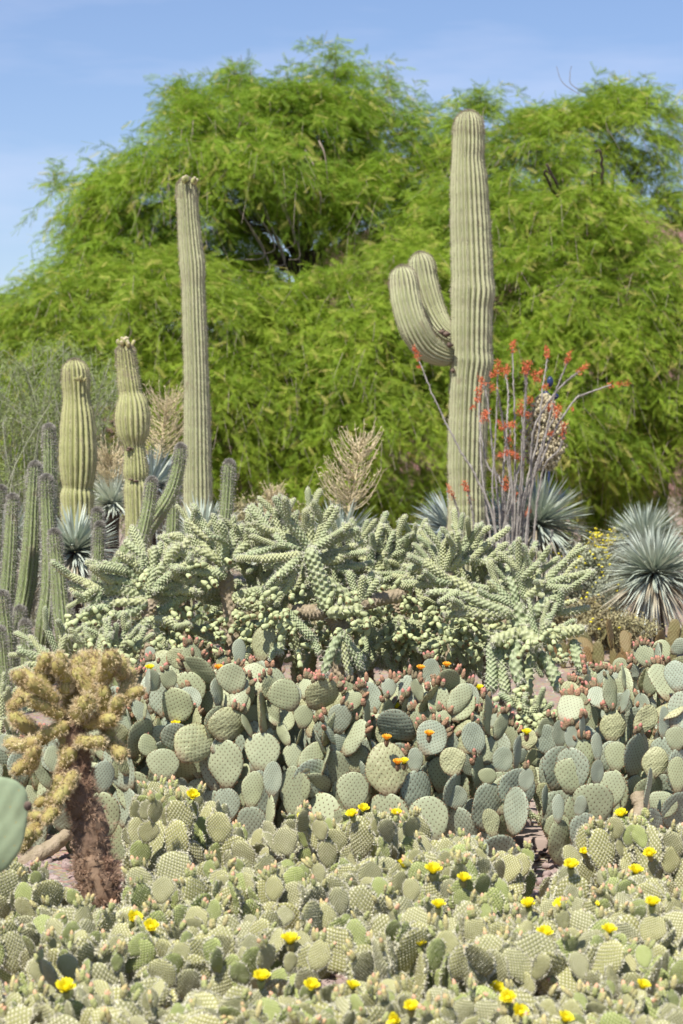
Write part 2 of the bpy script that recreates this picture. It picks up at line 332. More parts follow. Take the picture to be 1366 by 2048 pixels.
# ------------------------------------------------------------------ columnar cacti
def ribs_disp(nribs, depth):
    def f(th, s, rr):
        c = np.abs(np.cos(th*nribs/2.0))                         # 1 on the crest, 0 in the groove
        a = c**.75
        return 1-depth+depth*a+0*s, np.broadcast_to(a+0*s, rr.shape).copy()
    return f
def column(name, pts, d, nribs, mat, spine, depth=.19, parent=None, seg_per=8, sp_len=.021, sp_step=.022, sp_w=.0038, nsp=4, dd=None, top_round=1.0, inv_loc=None, ddepth=None):
    """pts: (px,py,width_px[,depth offset]) from the tip down; a ribbed stem with a rounded tip and spine tufts along every rib"""
    q = []
    for p in pts:
        o = p[3] if len(p) > 3 else 0
        v = P(p[0], p[1], d+o); q.append((v.x, v.y, v.z, p[2]/2*(d+o)/F))
    q = np.array(q)
    L = np.sum(np.linalg.norm(np.diff(q[:, :3], axis=0), axis=1)); n = max(20, int(L/.025))
    C = smoothpath(q, n); r = C[:, 3].copy(); C = C[:, :3]
    s = np.concatenate([[0], np.cumsum(np.linalg.norm(np.diff(C, axis=0), axis=1))])
    s2 = np.concatenate([np.array([0, .04, .12, .25, .42, .62, .82])*r[0], np.arange(r[0]*1.05, s[-1], .02)]); s2 = s2[s2 <= s[-1]]
    C2 = np.stack([np.interp(s2, s, C[:, i]) for i in range(3)], -1); r2 = np.interp(s2, s, r)
    t = np.clip(s2/(r[0]*1.05), 0, 1); r2 = r2*np.sqrt(np.clip(1-(1-t)**2, .0004, 1))
    g = np.random.default_rng(int(abs(pts[0][0])*7+pts[0][1])); r2 = r2*(1+.010*np.sin(s2*9+g.random()*6)+.010*np.sin(s2*21+g.random()*6)+.008*np.sin(s2*47))
    C2 = C2[::-1]; r2 = r2[::-1]
    seg = nribs*seg_per
    V, f, uv, am, dirs, T = tube(C2, r2, seg, ribs_disp(nribs, depth))
    mb = MB(); mb.add(V, [f], 0, uv, am)
    n2 = len(C2); step = max(1, int(round(sp_step/.02)))
    pos = []; dr = []
    for k in range(nribs):
        j = (k*2*PI/nribs)/(2*PI)*seg
        for i in range(0, n2, step):
            v = V[i*seg+int(round(j)) % seg]; dv = dirs[i*seg+int(round(j)) % seg]+T[i]*(.5 if i > n2-8 else .0)
            for _ in range(nsp*(3 if i > n2-14 else 1)): pos.append(v); dr.append(dv)
    sv, sf = spikes(np.array(pos), np.array(dr), sp_len, sp_w, .6, len(pos)); mb.add(sv, [sf], 1)
    me = mb.mesh(name, [M[mat], M[spine]])
    if parent is not None:
        me.transform(Matrix.Translation(-Vector(parent.location)))
    return link(name, me, parent)
def ball_cluster(name, parent, centre, spread, n, r, mats, seed=0, stretch=1.6, up=True):
    """a cluster of little buds, each bud its own part"""
    g = random.Random(seed)
    for i in range(n):
        a = g.uniform(0, 2*PI); q = math.sqrt(g.random())*spread
        mb = MB(); V, f = bumpsphere((0, 0, 0), r, stretch, 8, 6); V[:, :2] *= (1-.3*(V[:, 2:3] < 0)); mb.add(V, [f], 0)
        V, f = bumpsphere((0, 0, r*stretch*.8), r*.75, .7, 8, 5); mb.add(V, [f], 1)
        m_ = Matrix.Translation(Vector(centre)-Vector(parent.location)+Vector((q*math.cos(a), q*math.sin(a), -q*q/spread*.5+g.uniform(0, r)))) @ Matrix.Rotation(q/spread*.6, 4, Vector((-math.sin(a), math.cos(a), 0)))
        link('flower_bud', mb.mesh('flower_bud', mats), parent, m_)

def root_at(name, px, d, label, cat, group=None):
    p = P(px, 0, d); return empty(name, (p.x, p.y, 0), label, cat, group)
D = 21.0
sg = 'saguaros standing in the garden'
o = root_at('saguaro', 935, D, 'tallest ribbed saguaro, with two upcurved arms growing from its left side', 'cactus', sg)
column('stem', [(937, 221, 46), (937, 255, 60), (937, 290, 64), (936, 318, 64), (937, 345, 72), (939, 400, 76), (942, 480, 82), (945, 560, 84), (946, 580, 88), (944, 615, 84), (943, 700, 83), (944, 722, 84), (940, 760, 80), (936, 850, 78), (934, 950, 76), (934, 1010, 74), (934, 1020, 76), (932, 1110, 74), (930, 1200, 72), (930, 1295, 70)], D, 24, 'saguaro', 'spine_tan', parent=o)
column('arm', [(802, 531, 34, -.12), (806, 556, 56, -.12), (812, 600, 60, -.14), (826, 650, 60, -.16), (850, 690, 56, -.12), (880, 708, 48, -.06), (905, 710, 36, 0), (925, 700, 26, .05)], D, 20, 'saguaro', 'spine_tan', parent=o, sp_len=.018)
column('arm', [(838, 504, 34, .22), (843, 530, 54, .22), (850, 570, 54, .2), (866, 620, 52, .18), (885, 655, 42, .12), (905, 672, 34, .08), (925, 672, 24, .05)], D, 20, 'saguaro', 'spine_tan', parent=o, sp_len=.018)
mb = MB()
for (px, py, rr, dz) in ((893, 668, .035, -.16), (900, 690, .03, -.17), (884, 664, .028, -.15), (906, 741, .022, -.1)):
    V, f = bumpsphere((0, 0, 0), rr, .7, 10, 7); V += nr.normal(0, rr*.12, V.shape); p = P(px, py, D+dz); mb.add(V+np.array(p-o.location), [f])
link('bark_scar', mb.mesh('bark_scar', [M['cork']]), o)
o = root_at('saguaro', 393, 20.5, 'tall slender armless saguaro with green buds on its tip', 'cactus', sg)
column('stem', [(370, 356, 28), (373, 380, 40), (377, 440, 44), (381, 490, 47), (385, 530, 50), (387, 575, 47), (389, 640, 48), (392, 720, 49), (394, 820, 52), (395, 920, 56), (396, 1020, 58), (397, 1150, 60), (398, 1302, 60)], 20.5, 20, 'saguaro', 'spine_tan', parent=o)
ball_cluster('b', o, P(377, 358, 20.40), .065, 16, .017, [M['bbud_body'], M['cream']], 2)
o = root_at('saguaro', 155, 19.5, 'short stocky saguaro with a rounded tan crown and pinched waist near its foot', 'cactus', sg)
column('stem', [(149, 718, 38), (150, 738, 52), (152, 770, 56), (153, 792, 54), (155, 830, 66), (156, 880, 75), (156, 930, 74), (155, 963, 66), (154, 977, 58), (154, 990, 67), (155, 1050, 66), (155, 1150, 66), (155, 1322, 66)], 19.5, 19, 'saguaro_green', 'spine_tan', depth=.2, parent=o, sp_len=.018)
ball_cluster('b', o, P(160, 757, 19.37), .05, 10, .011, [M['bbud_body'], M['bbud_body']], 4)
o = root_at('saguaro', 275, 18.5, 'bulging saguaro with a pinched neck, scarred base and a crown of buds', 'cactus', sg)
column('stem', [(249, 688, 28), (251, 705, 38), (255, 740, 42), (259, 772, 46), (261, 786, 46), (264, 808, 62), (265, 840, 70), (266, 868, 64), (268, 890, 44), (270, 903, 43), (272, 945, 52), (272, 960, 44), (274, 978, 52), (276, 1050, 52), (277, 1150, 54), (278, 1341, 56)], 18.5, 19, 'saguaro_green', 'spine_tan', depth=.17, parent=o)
ball_cluster('b', o, P(252, 684, 18.5), .065, 16, .018, [M['bbud_body'], M['cream']], 6)
mb = MB()
for (px, py, rx) in ((259, 896, .022), (256, 900, .02), (264, 897, .014), (262, 959, .02), (272, 962, .02)):
    V, f = bumpsphere((0, 0, 0), rx, .45, 10, 7); p = P(px, py, 18.5-.09); mb.add(V+np.array(p-o.location), [f])
link('bark_scar', mb.mesh('bark_scar', [M['cork']]), o)

og = 'columnar cactus clumps'
o = root_at('organ_pipe_cactus', 60, 16.5, 'clump of grey-spined columnar cacti with many upright stems at the left edge', 'cactus', og)
OP = [[(98, 850, 18), (98, 880, 24), (99, 920, 25), (99, 1000, 27), (98, 1100, 28), (90, 1250, 30), (80, 1380, 30)],
      [(71, 925, 18, -.2), (70, 950, 26, -.2), (66, 1010, 30, -.2), (62, 1090, 35, -.2), (54, 1170, 38, -.2), (38, 1250, 34, -.2), (20, 1330, 30, -.1), (30, 1400, 30, -.1)],
      [(93, 951, 18, -.4), (93, 975, 25, -.4), (96, 1040, 28, -.4), (99, 1120, 30, -.4), (97, 1190, 33, -.4), (88, 1260, 36, -.4), (80, 1330, 36, -.3), (75, 1390, 34, -.2)],
      [(108, 1060, 16, -.7), (110, 1085, 25, -.7), (115, 1140, 29, -.7), (121, 1210, 33, -.7), (128, 1270, 35, -.7), (140, 1330, 36, -.6), (135, 1400, 34, -.5)],
      [(26, 990, 14, -.5), (25, 1012, 24, -.5), (23, 1060, 27, -.5), (19, 1130, 30, -.5), (14, 1190, 30, -.5), (5, 1260, 28, -.4), (20, 1400, 28, -.2)],
      [(3, 973, 12, .3), (2, 1000, 18, .3), (-6, 1060, 20, .3), (-10, 1300, 24, .3), (0, 1380, 24, .3)],
      [(4, 1184, 16, -.9), (6, 1205, 25, -.9), (12, 1260, 28, -.9), (16, 1330, 30, -.9), (18, 1418, 30, -.9)],
      [(40, 1214, 14, -.7), (40, 1232, 22, -.7), (38, 1290, 24, -.7), (37, 1404, 26, -.7)],
      [(50, 1242, 14, -1.), (51, 1262, 24, -1.), (56, 1320, 30, -1.), (62, 1423, 32, -1.)],
      [(-2, 1255, 14, -1.3), (2, 1280, 22, -1.3), (8, 1350, 26, -1.3), (10, 1440, 28, -1.3)],
      [(195, 1018, 14, -.2), (195, 1035, 20, -.2), (196, 1090, 22, -.2), (192, 1160, 24, -.2), (184, 1230, 26, -.2), (165, 1310, 28, -.2), (140, 1396, 28, -.2)],
      [(199, 1046, 12, -.5), (199, 1066, 19, -.5), (198, 1120, 22, -.5), (192, 1180, 22, -.5), (186, 1260, 22, -.5), (160, 1404, 22, -.4)],
      [(128, 1195, 20, -.3), (134, 1230, 26, -.3), (150, 1280, 28, -.3), (160, 1320, 28, -.3), (150, 1398, 28, -.3)]]
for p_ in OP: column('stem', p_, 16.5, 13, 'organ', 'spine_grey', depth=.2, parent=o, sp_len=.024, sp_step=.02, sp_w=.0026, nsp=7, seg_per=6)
o = root_at('organ_pipe_cactus', 300, 15.8, 'clump of columnar cacti leaning right behind the left cholla, one stem curved like a horn', 'cactus', og)
for p_ in [[(362, 889, 14), (361, 905, 21), (356, 940, 25), (344, 980, 27), (325, 1015, 31), (295, 1055, 37), (262, 1100, 42), (230, 1150, 44), (205, 1200, 44), (195, 1260, 40), (215, 1340, 38), (250, 1411, 38)],
           [(304, 956, 14, -.2), (303, 972, 22, -.2), (300, 1000, 25, -.2), (290, 1050, 27, -.2), (275, 1110, 28, -.2), (265, 1200, 28, -.2), (262, 1415, 30, -.2)],
           [(348, 965, 14, .3), (348, 985, 22, .3), (346, 1040, 25, .3), (342, 1120, 26, .3), (335, 1250, 26, .3), (320, 1403, 26, .3)],
           [(459, 921, 14, .4), (458, 940, 23, .4), (456, 975, 25, .4), (451, 1040, 26, .4), (440, 1150, 28, .4), (410, 1270, 28, .4), (360, 1400, 28, .4)],
           [(415, 1140, 16, -.3), (414, 1160, 24, -.3), (405, 1230, 28, -.3), (380, 1320, 28, -.3), (340, 1417, 28, -.3)]]:
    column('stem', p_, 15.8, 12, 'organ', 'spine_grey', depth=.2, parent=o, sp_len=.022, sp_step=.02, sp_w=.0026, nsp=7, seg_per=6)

# ------------------------------------------------------------------ pads
def pad_mesh(name, w_, h_, t_, seed, skin, rim, sp=.016, tuft=.0035, wr=.0, bend=.0, ntuft_r=1, face_tufts=0, spacing=.006):
    g = np.random.default_rng(seed); K, Nn = 9, 36
    th = np.linspace(-PI, PI, Nn, endpoint=False); ph = g.uniform(0, 6, 3)
    zz = (1-np.cos(th))/2; asym = 1+.08*np.sin(th*2+ph[0])+.045*np.sin(3*th+ph[1])
    ox = w_/2*np.sin(th)*(.62+.38*zz**.55)*asym*1.06; oz = h_*zz*(1+.02*np.sin(2*th+ph[2]))
    neck = np.clip(1-zz/.10, 0, 1); ox = ox+np.sign(ox)*neck*w_*.05
    C = np.array([0, h_*.52])
    rings = np.array([0, .2, .4, .58, .72, .84, .92, .97, 1.0])[:K]
    def side(sg_):
        V = []; UV = []
        for r_ in rings:
            x = ox*r_; z = C[1]+(oz-C[1])*r_
            y = sg_*t_/2*np.sqrt(max(0, 1-r_**3.2))*np.ones(Nn)
            y = y*(1+.35*np.clip(1-z/(h_*.35), 0, 1))
            if wr: y = y+wr*(np.sin(x*70+ph[0]+np.sin(z*50)*1.5)*np.sin(z*62+ph[1]+np.sin(x*41)))*(1-r_**4)
            y = y+bend*((x/(w_/2))**2*.5+((z-h_*.4)/h_)**2)*w_+.02*w_*np.sin(3*np.arctan2(x, z-h_*.5)+ph[2])*r_**2
            V.append(np.stack([x, y, z], -1)); UV.append(np.stack([x*(1+.12*z/h_), z-.25*x*x/w_], -1))
        return np.concatenate(V), np.concatenate(UV)
    Va, Ua = side(-1); Vb, Ub = side(1)
    i = np.arange(K-1)[:, None]*Nn; j = np.arange(Nn)[None, :]; j2 = (j+1) % Nn
    f = np.stack([i+j, i+j2, i+Nn+j2, i+Nn+j], -1).reshape(-1, 4)
    mb = MB(); mb.add(Va, [f], 0, Ua); mb.add(Vb, [f[:, ::-1]], 0, Ub)
    # areole tufts round the rim
    per = np.sum(np.hypot(np.diff(ox), np.diff(oz))); n = int(per/sp); idx = np.linspace(2, Nn-3, n)
    rimV = Va[(K-1)*Nn:]; P0 = np.stack([np.interp(idx, np.arange(Nn), rimV[:, k]) for k in range(3)], -1)
    out = P0-np.array([0, 0, C[1]]); out[:, 1] = 0; out = unit(out)
    pos = np.repeat(P0-out*tuft*.3, 5*ntuft_r, 0); pos = pos+g.normal(0, 1, pos.shape)*[tuft*.3, t_*.16, tuft*.3]
    sv, sf = spikes(pos, np.repeat(out, 5*ntuft_r, 0), tuft*1.5, tuft*.9, .6, seed); mb.add(sv, [sf], 1)
    if face_tufts:
        pts = []
        a = np.arange(-40, 41)
        for u in a:
            for v in a:
                if (u+v) % 2: continue
                x = u*spacing; z = v*spacing/.85+h_*.5; q = math.atan2(x, -(z-C[1])); 
                ii_ = int((q+PI)/(2*PI)*Nn) % Nn; ro = math.hypot(ox[ii_], oz[ii_]-C[1]); r_ = math.hypot(x, z-C[1])/max(ro, 1e-6)
                if r_ > .93: continue
                for sg_ in (-1, 1):
                    y = sg_*t_/2*math.sqrt(1-r_**3.2)+bend*((x/(w_/2))**2*.5+((z-h_*.4)/h_)**2)*w_
                    pts.append((x, y, z, sg_))
        pts = np.array(pts); nn = unit(np.stack([pts[:, 0]*1.5, pts[:, 3]*.06, (pts[:, 2]-C[1])*1.5], -1)+np.stack([0*pts[:, 0], pts[:, 3]*.08, 0*pts[:, 0]], -1))
        sv, sf = spikes(np.repeat(pts[:, :3], face_tufts, 0), np.repeat(nn, face_tufts, 0), tuft*.8, tuft*.5, .5, seed+1); mb.add(sv, [sf], 1)
    return mb.mesh(name, [skin, rim])
PEAR = [pad_mesh('pear_pad', .17*a, .20*b, .02, 10+i, M[k], M['rim_brown'], .013, .0042, wr_, be)
        for i, (a, b, k, wr_, be) in enumerate([(1, 1, 'pear', .0006, .05), (1.08, .95, 'pear', .0006, -.06), (.9, 1.1, 'pear', .001, .09), (1.1, 1.05, 'pear_shade', .0012, -.10),
            (.85, 1.0, 'pear_shade', .0014, .05), (1.12, 1.0, 'pear_wrinkled', .002, .14), (1, .98, 'pear_wrinkled', .0025, -.08), (.98, 1.15, 'pear', .0008, 0), (1.0, 1.08, 'pear_shade', .001, -.04)])]
BUN = [pad_mesh('bunny_pad', .096*a, .128*b, .017, 40+i, M[k], M['rim_white'], .0058, .0055, 0, be, 1, 2, .0062)
       for i, (a, b, k, be) in enumerate([(1, 1, 'bunny', .05), (1.1, .95, 'bunny', -.07), (.85, 1.05, 'bunny', .1), (1.2, 1.0, 'bunny', -.04), (1, 1.15, 'bunny', .02), (.95, .95, 'bunny_young', .04), (.8, .9, 'bunny_young', -.05)])]
OLV = [pad_mesh('olive_pad', .16*a, .30*b, .025, 70+i, M['olive'], M['rim_brown'], .03, .004) for i, (a, b) in enumerate([(1, 1), (.8, 1.1), (1.1, .9)])]
PS = {id(PEAR[0]): 0}
DIM = {}
for i, me in enumerate(PEAR+BUN+OLV):
    co = np.array([v.co for v in me.vertices]); DIM[me.name] = (co[:, 0].max()-co[:, 0].min(), co[:, 2].max())

def bud_mesh(name, body, tip, r=.011, h=.034, seed=0, spines=None):
    mb = MB(); g = np.random.default_rng(seed)
    s = np.array([0, .15, .35, .6, .8, .92, 1.0]); rr = np.array([.35, .72, .95, 1.0, .92, .8, .5])*r
    C = np.stack([0*s, 0*s, s*h], -1); V, f, uv, am, dr, T = tube(C, rr, 9); V = V+g.normal(0, r*.05, V.shape); mb.add(V, [f], 0)
    s = np.array([0, .3, .6, .85, 1.0]); rr = np.array([.72, .75, .55, .28, .03])*r; C = np.stack([0*s, 0*s, h*.95+s*h*.45], -1); V, f, uv, am, dr, T = tube(C, rr, 8); mb.add(V, [f], 1)
    if spines:
        a = g.uniform(0, 2*PI, 40); z = g.uniform(.2, 1., 40)*h; d_ = np.stack([np.cos(a), np.sin(a), .3+0*a], -1); sv, sf = spikes(d_*[r*.9, r*.9, 0]+np.stack([0*a, 0*a, z], -1), d_, .006, .0014, .3, seed); mb.add(sv, [sf], 2)
        return mb.mesh(name, [body, tip, spines])
    return mb.mesh(name, [body, tip])
def flower_mesh(name, petal, body, r=.030, seed=0):
    mb = MB(); g = random.Random(seed)
    s = np.array([0, .4, .8, 1.]); C = np.stack([0*s, 0*s, s*.03], -1); V, f, *_ = tube(C, np.array([.4, .85, 1, .9])*.011, 9); mb.add(V, [f], 1)
    for ring, (n, op, ln) in enumerate(((7, 46, 1.), (7, 30, .95), (5, 14, .8))):
        for i in range(n):
            a = 2*PI*(i+ring*.5+g.uniform(-.15, .15))/n; V = []
            o_ = R(op+g.uniform(-8, 8)); L = r*ln
            for u in (0, .35, .7, 1.):
                rad = .005+L*(math.sin(o_)*u); z = .028+L*math.cos(o_)*u+.10*L*math.sin(u*3)
                wd = r*.36*(.35+.9*u if u < .9 else .55)
                for q in (-1, 0, 1):
                    V.append((rad*math.cos(a)-q*wd*math.sin(a)*1, rad*math.sin(a)+q*wd*math.cos(a), z+(.004 if q else 0)))
            f = [(3*k+j, 3*k+j+1, 3*k+j+4, 3*k+j+3) for k in range(3) for j in range(2)]; mb.add(V, [np.array(f)], 0)
    V, f = bumpsphere((0, 0, .036), .007, 1.1, 7, 5); mb.add(V, [f], 0)
    return mb.mesh(name, [petal, body])
PBUD = [bud_mesh('pear_bud', M['bud_body'], M['bud_pink'], .0105, .034, 1), bud_mesh('pear_bud', M['bud_body'], M['bud_body'], .0095, .024, 2), bud_mesh('pear_bud', M['bud_body'], M['bud_pink'], .012, .028, 3)]
BBUD = [bud_mesh('bunny_bud', M['bbud_body'], M['bbud_tip'], .0085, .026, 4, M['rim_white']), bud_mesh('bunny_bud', M['bbud_body'], M['bbud_body'], .008, .022, 5, M['rim_white']), bud_mesh('bunny_bud', M['bbud_body'], M['bbud_tip'], .0075, .030, 6, M['rim_white'])]
FLY = [flower_mesh('yellow_flower', M['petal'], M['bbud_body'], .026, 1), flower_mesh('yellow_flower', M['petal'], M['bbud_body'], .023, 2)]
FLO = [flower_mesh('orange_flower', M['petal_orange'], M['bud_body'], .021, 3), flower_mesh('yellow_flower', M['petal'], M['bud_body'], .021, 4)]

def pad_matrix(b, u, f, sx=1., sz=1.):
    u = u.normalized(); f = (f-u*f.dot(u)).normalized(); x = f.cross(u)*-1
    m_ = Matrix(((x.x, -f.x, u.x, b.x), (x.y, -f.y, u.y, b.y), (x.z, -f.z, u.z, b.z), (0, 0, 0, 1)))
    return m_ @ Matrix.Diagonal((sx, sx, sz, 1))
class Clump:
    """one prickly plant: pads kept in world space until finish() parents them"""
    def __init__(s, root, meshes, seed): s.root = root; s.meshes = meshes; s.pads = []; s.g = random.Random(seed); s.cent = []; s.up = .6
    def add(s, b, u, f, me, sx=1., sz=1., lvl=0):
        wd, ht = DIM[me.name]; s.pads.append([Vector(b), Vector(u).normalized(), Vector(f), me, sx, sz, lvl, wd*sx, ht*sz]); s.cent.append(Vector(b)+Vector(u).normalized()*ht*sz*.5)
    def free(s, c, r): return all((c-q).length_squared > r*r for q in s.cent)
    def facing(s, yaw=45):
        a = R(s.g.gauss(0, yaw)); return Vector((math.sin(a), -math.cos(a), s.g.uniform(-.15, .35)))
    def grow(s, n, limit, rad, smin=.8, smax=1.15, gap=.5, tries=4000, nbase=6, yaw=50, lean=.35, maxlvl=6):
        g = s.g; base = s.root.location; k = 0
        for _ in range(nbase*6):
            if k >= nbase: break
            a = g.uniform(0, 2*PI); q = math.sqrt(g.random())*rad
            b = Vector((base.x+q*math.cos(a), base.y+q*math.sin(a), -.01)); u = Vector((lean*q/rad*math.cos(a), lean*q/rad*math.sin(a), 1))
            me = g.choice(s.meshes); sc_ = g.uniform(smin, smax)*1.05
            c = b+u.normalized()*DIM[me.name][1]*sc_*.5
            if s.free(c, DIM[me.name][0]*.5) and limit(b+u.normalized()*DIM[me.name][1]*sc_): s.add(b, u, s.facing(yaw), me, sc_, sc_); k += 1
        t_ = 0
        while len(s.pads) < n and t_ < tries and s.pads:
            t_ += 1; p = s.pads[int(len(s.pads)*g.random())]
            if p[6] >= maxlvl: continue
            a = R(g.gauss(0, 42)); b0, u0, f0, me0, sx, sz, lvl, wd, ht = p
            f0 = (f0-u0*f0.dot(u0)).normalized(); x0 = f0.cross(u0)*-1
            rad_d = x0*math.sin(a)+u0*math.cos(a)
            b = b0+u0*ht*.52+x0*math.sin(a)*wd*.46+u0*math.cos(a)*ht*.46
            u = (rad_d*.8+Vector((0, 0, s.up))+Vector((g.gauss(0, .25), g.gauss(0, .3), g.gauss(0, .1)))).normalized()
            if u.z < .05: continue
            me = g.choice(s.meshes); sc_ = g.uniform(smin, smax)*(1-.05*lvl)
            if g.random() < .18: sc_ *= .62
            c = b+u*DIM[me.name][1]*sc_*.5
            if not s.free(c, gap*DIM[me.name][0]): continue
            if not limit(b+u*DIM[me.name][1]*sc_*1.0): continue
            s.add(b, u, s.facing(yaw), me, sc_, sc_, lvl+1)
    def rim_point(s, p, a, off=0.):
        b0, u0, f0, me0, sx, sz, lvl, wd, ht = p
        f0 = (f0-u0*f0.dot(u0)).normalized(); x0 = f0.cross(u0)*-1; d_ = x0*math.sin(a)+u0*math.cos(a)
        return b0+u0*ht*.52+x0*math.sin(a)*wd*.485+u0*math.cos(a)*ht*.465, (d_+Vector((0, 0, .5))).normalized()
    def buds(s, meshes, prob, kmin, kmax, cap, scale=1., name='flower_bud'):
        g = s.g; n = 0; top = sorted(s.pads, key=lambda p: -(p[0].z+p[1].z*p[8]))
        used = []
        for p in top[:int(len(top)*.65)]:
            if g.random() > prob: continue
            for _ in range(g.randint(kmin, kmax)):
                if n >= cap: return
                a = R(g.uniform(-55, 55)); b, u = s.rim_point(p, a)
                u = (u+Vector((g.gauss(0, .15), g.gauss(0, .15), 0))).normalized()
                q = u.to_track_quat('Z', 'Y').to_matrix().to_4x4(); sc_ = g.uniform(.75, 1.2)*scale
                m_ = Matrix.Translation(b-u*.002-s.root.location) @ q @ Matrix.Scale(sc_, 4)
                link(name, g.choice(meshes), s.root, m_); n += 1
    def finish(s):
        for b, u, f, me, sx, sz, *_ in s.pads:
            link('pad', me, s.root, Matrix.Translation(-s.root.location) @ pad_matrix(b, u, f, sx, sz))
def interp(tab): xs = [a for a, b in tab]; ys = [b for a, b in tab]; return lambda x: float(np.interp(x, xs, ys))

# --- blue-green prickly pears (middle band)
sky_pear = interp([(-50, 1470), (120, 1450), (180, 1410), (230, 1380), (260, 1330), (330, 1290), (420, 1298), (500, 1310), (560, 1338), (640, 1345), (760, 1350), (850, 1332), (920, 1330), (985, 1400), (1050, 1440), (1110, 1410), (1150, 1330), (1220, 1318), (1290, 1280), (1366, 1270)])
bot_gap = lambda px, py: (1000 < px < 1115 and py > 1595) or (70 < px < 175 and py > 1690)
pg = 'blue-green prickly pears in the middle bed'
PP = [  # px, depth, radius m, base pads, max pads, label
    (215, 10.0, .20, 5, 48, 'blue-green prickly pear right beside the furry golden cholla'),
    (345, 10.1, .22, 6, 70, 'prickly pear with big round blue-green pads and pink buds, topped by an oval pad'),
    (470, 9.9, .20, 6, 66, 'prickly pear with drooping wide pad and pale lower pads, left of centre'),
    (600, 10.0, .22, 6, 75, 'prickly pear below the bare brown cholla trunk, carrying a smooth bluish pad'),
    (690, 10.4, .20, 5, 60, 'prickly pear with the round sunlit yellow-green pad at its top'),
    (785, 9.9, .20, 6, 66, 'prickly pear with a large wrinkled cream pad bearing orange flowers'),
    (900, 10.1, .22, 6, 75, 'prickly pear with clustered small pads and orange bloom, right of centre'),
    (985, 10.0, .16, 4, 46, 'prickly pear at the left of the stony gap, leaning over the path'),
    (1165, 9.9, .22, 6, 75, 'prickly pear at the right of the stony gap, its pads shading the gravel'),
    (1270, 10.2, .22, 6, 80, 'prickly pear with a yellow-green wrinkled pad, near the thick woody cactus stem'),
    (1365, 10.0, .22, 6, 66, 'prickly pear cut by the right edge of the photo'),
    (320, 11.3, .2, 5, 44, 'prickly pear behind the left cholla fruits, half hidden, with red buds'),
    (500, 11.3, .2, 5, 44, 'prickly pear under the hanging cholla fruits with one big sunlit cream pad'),
    (860, 11.2, .2, 5, 44, 'prickly pear whose bud-crowned top stands against the cholla fruits right of centre'),
    (1230, 11.4, .22, 5, 52, 'prickly pear topped with a row of pink buds, in front of the olive pads'),
    (1335, 11.6, .22, 5, 52, 'prickly pear with a pale upright oval pad highest at the right edge'),
    (35, 10.2, .2, 6, 50, 'small prickly pear behind the golden cholla at the left edge')]
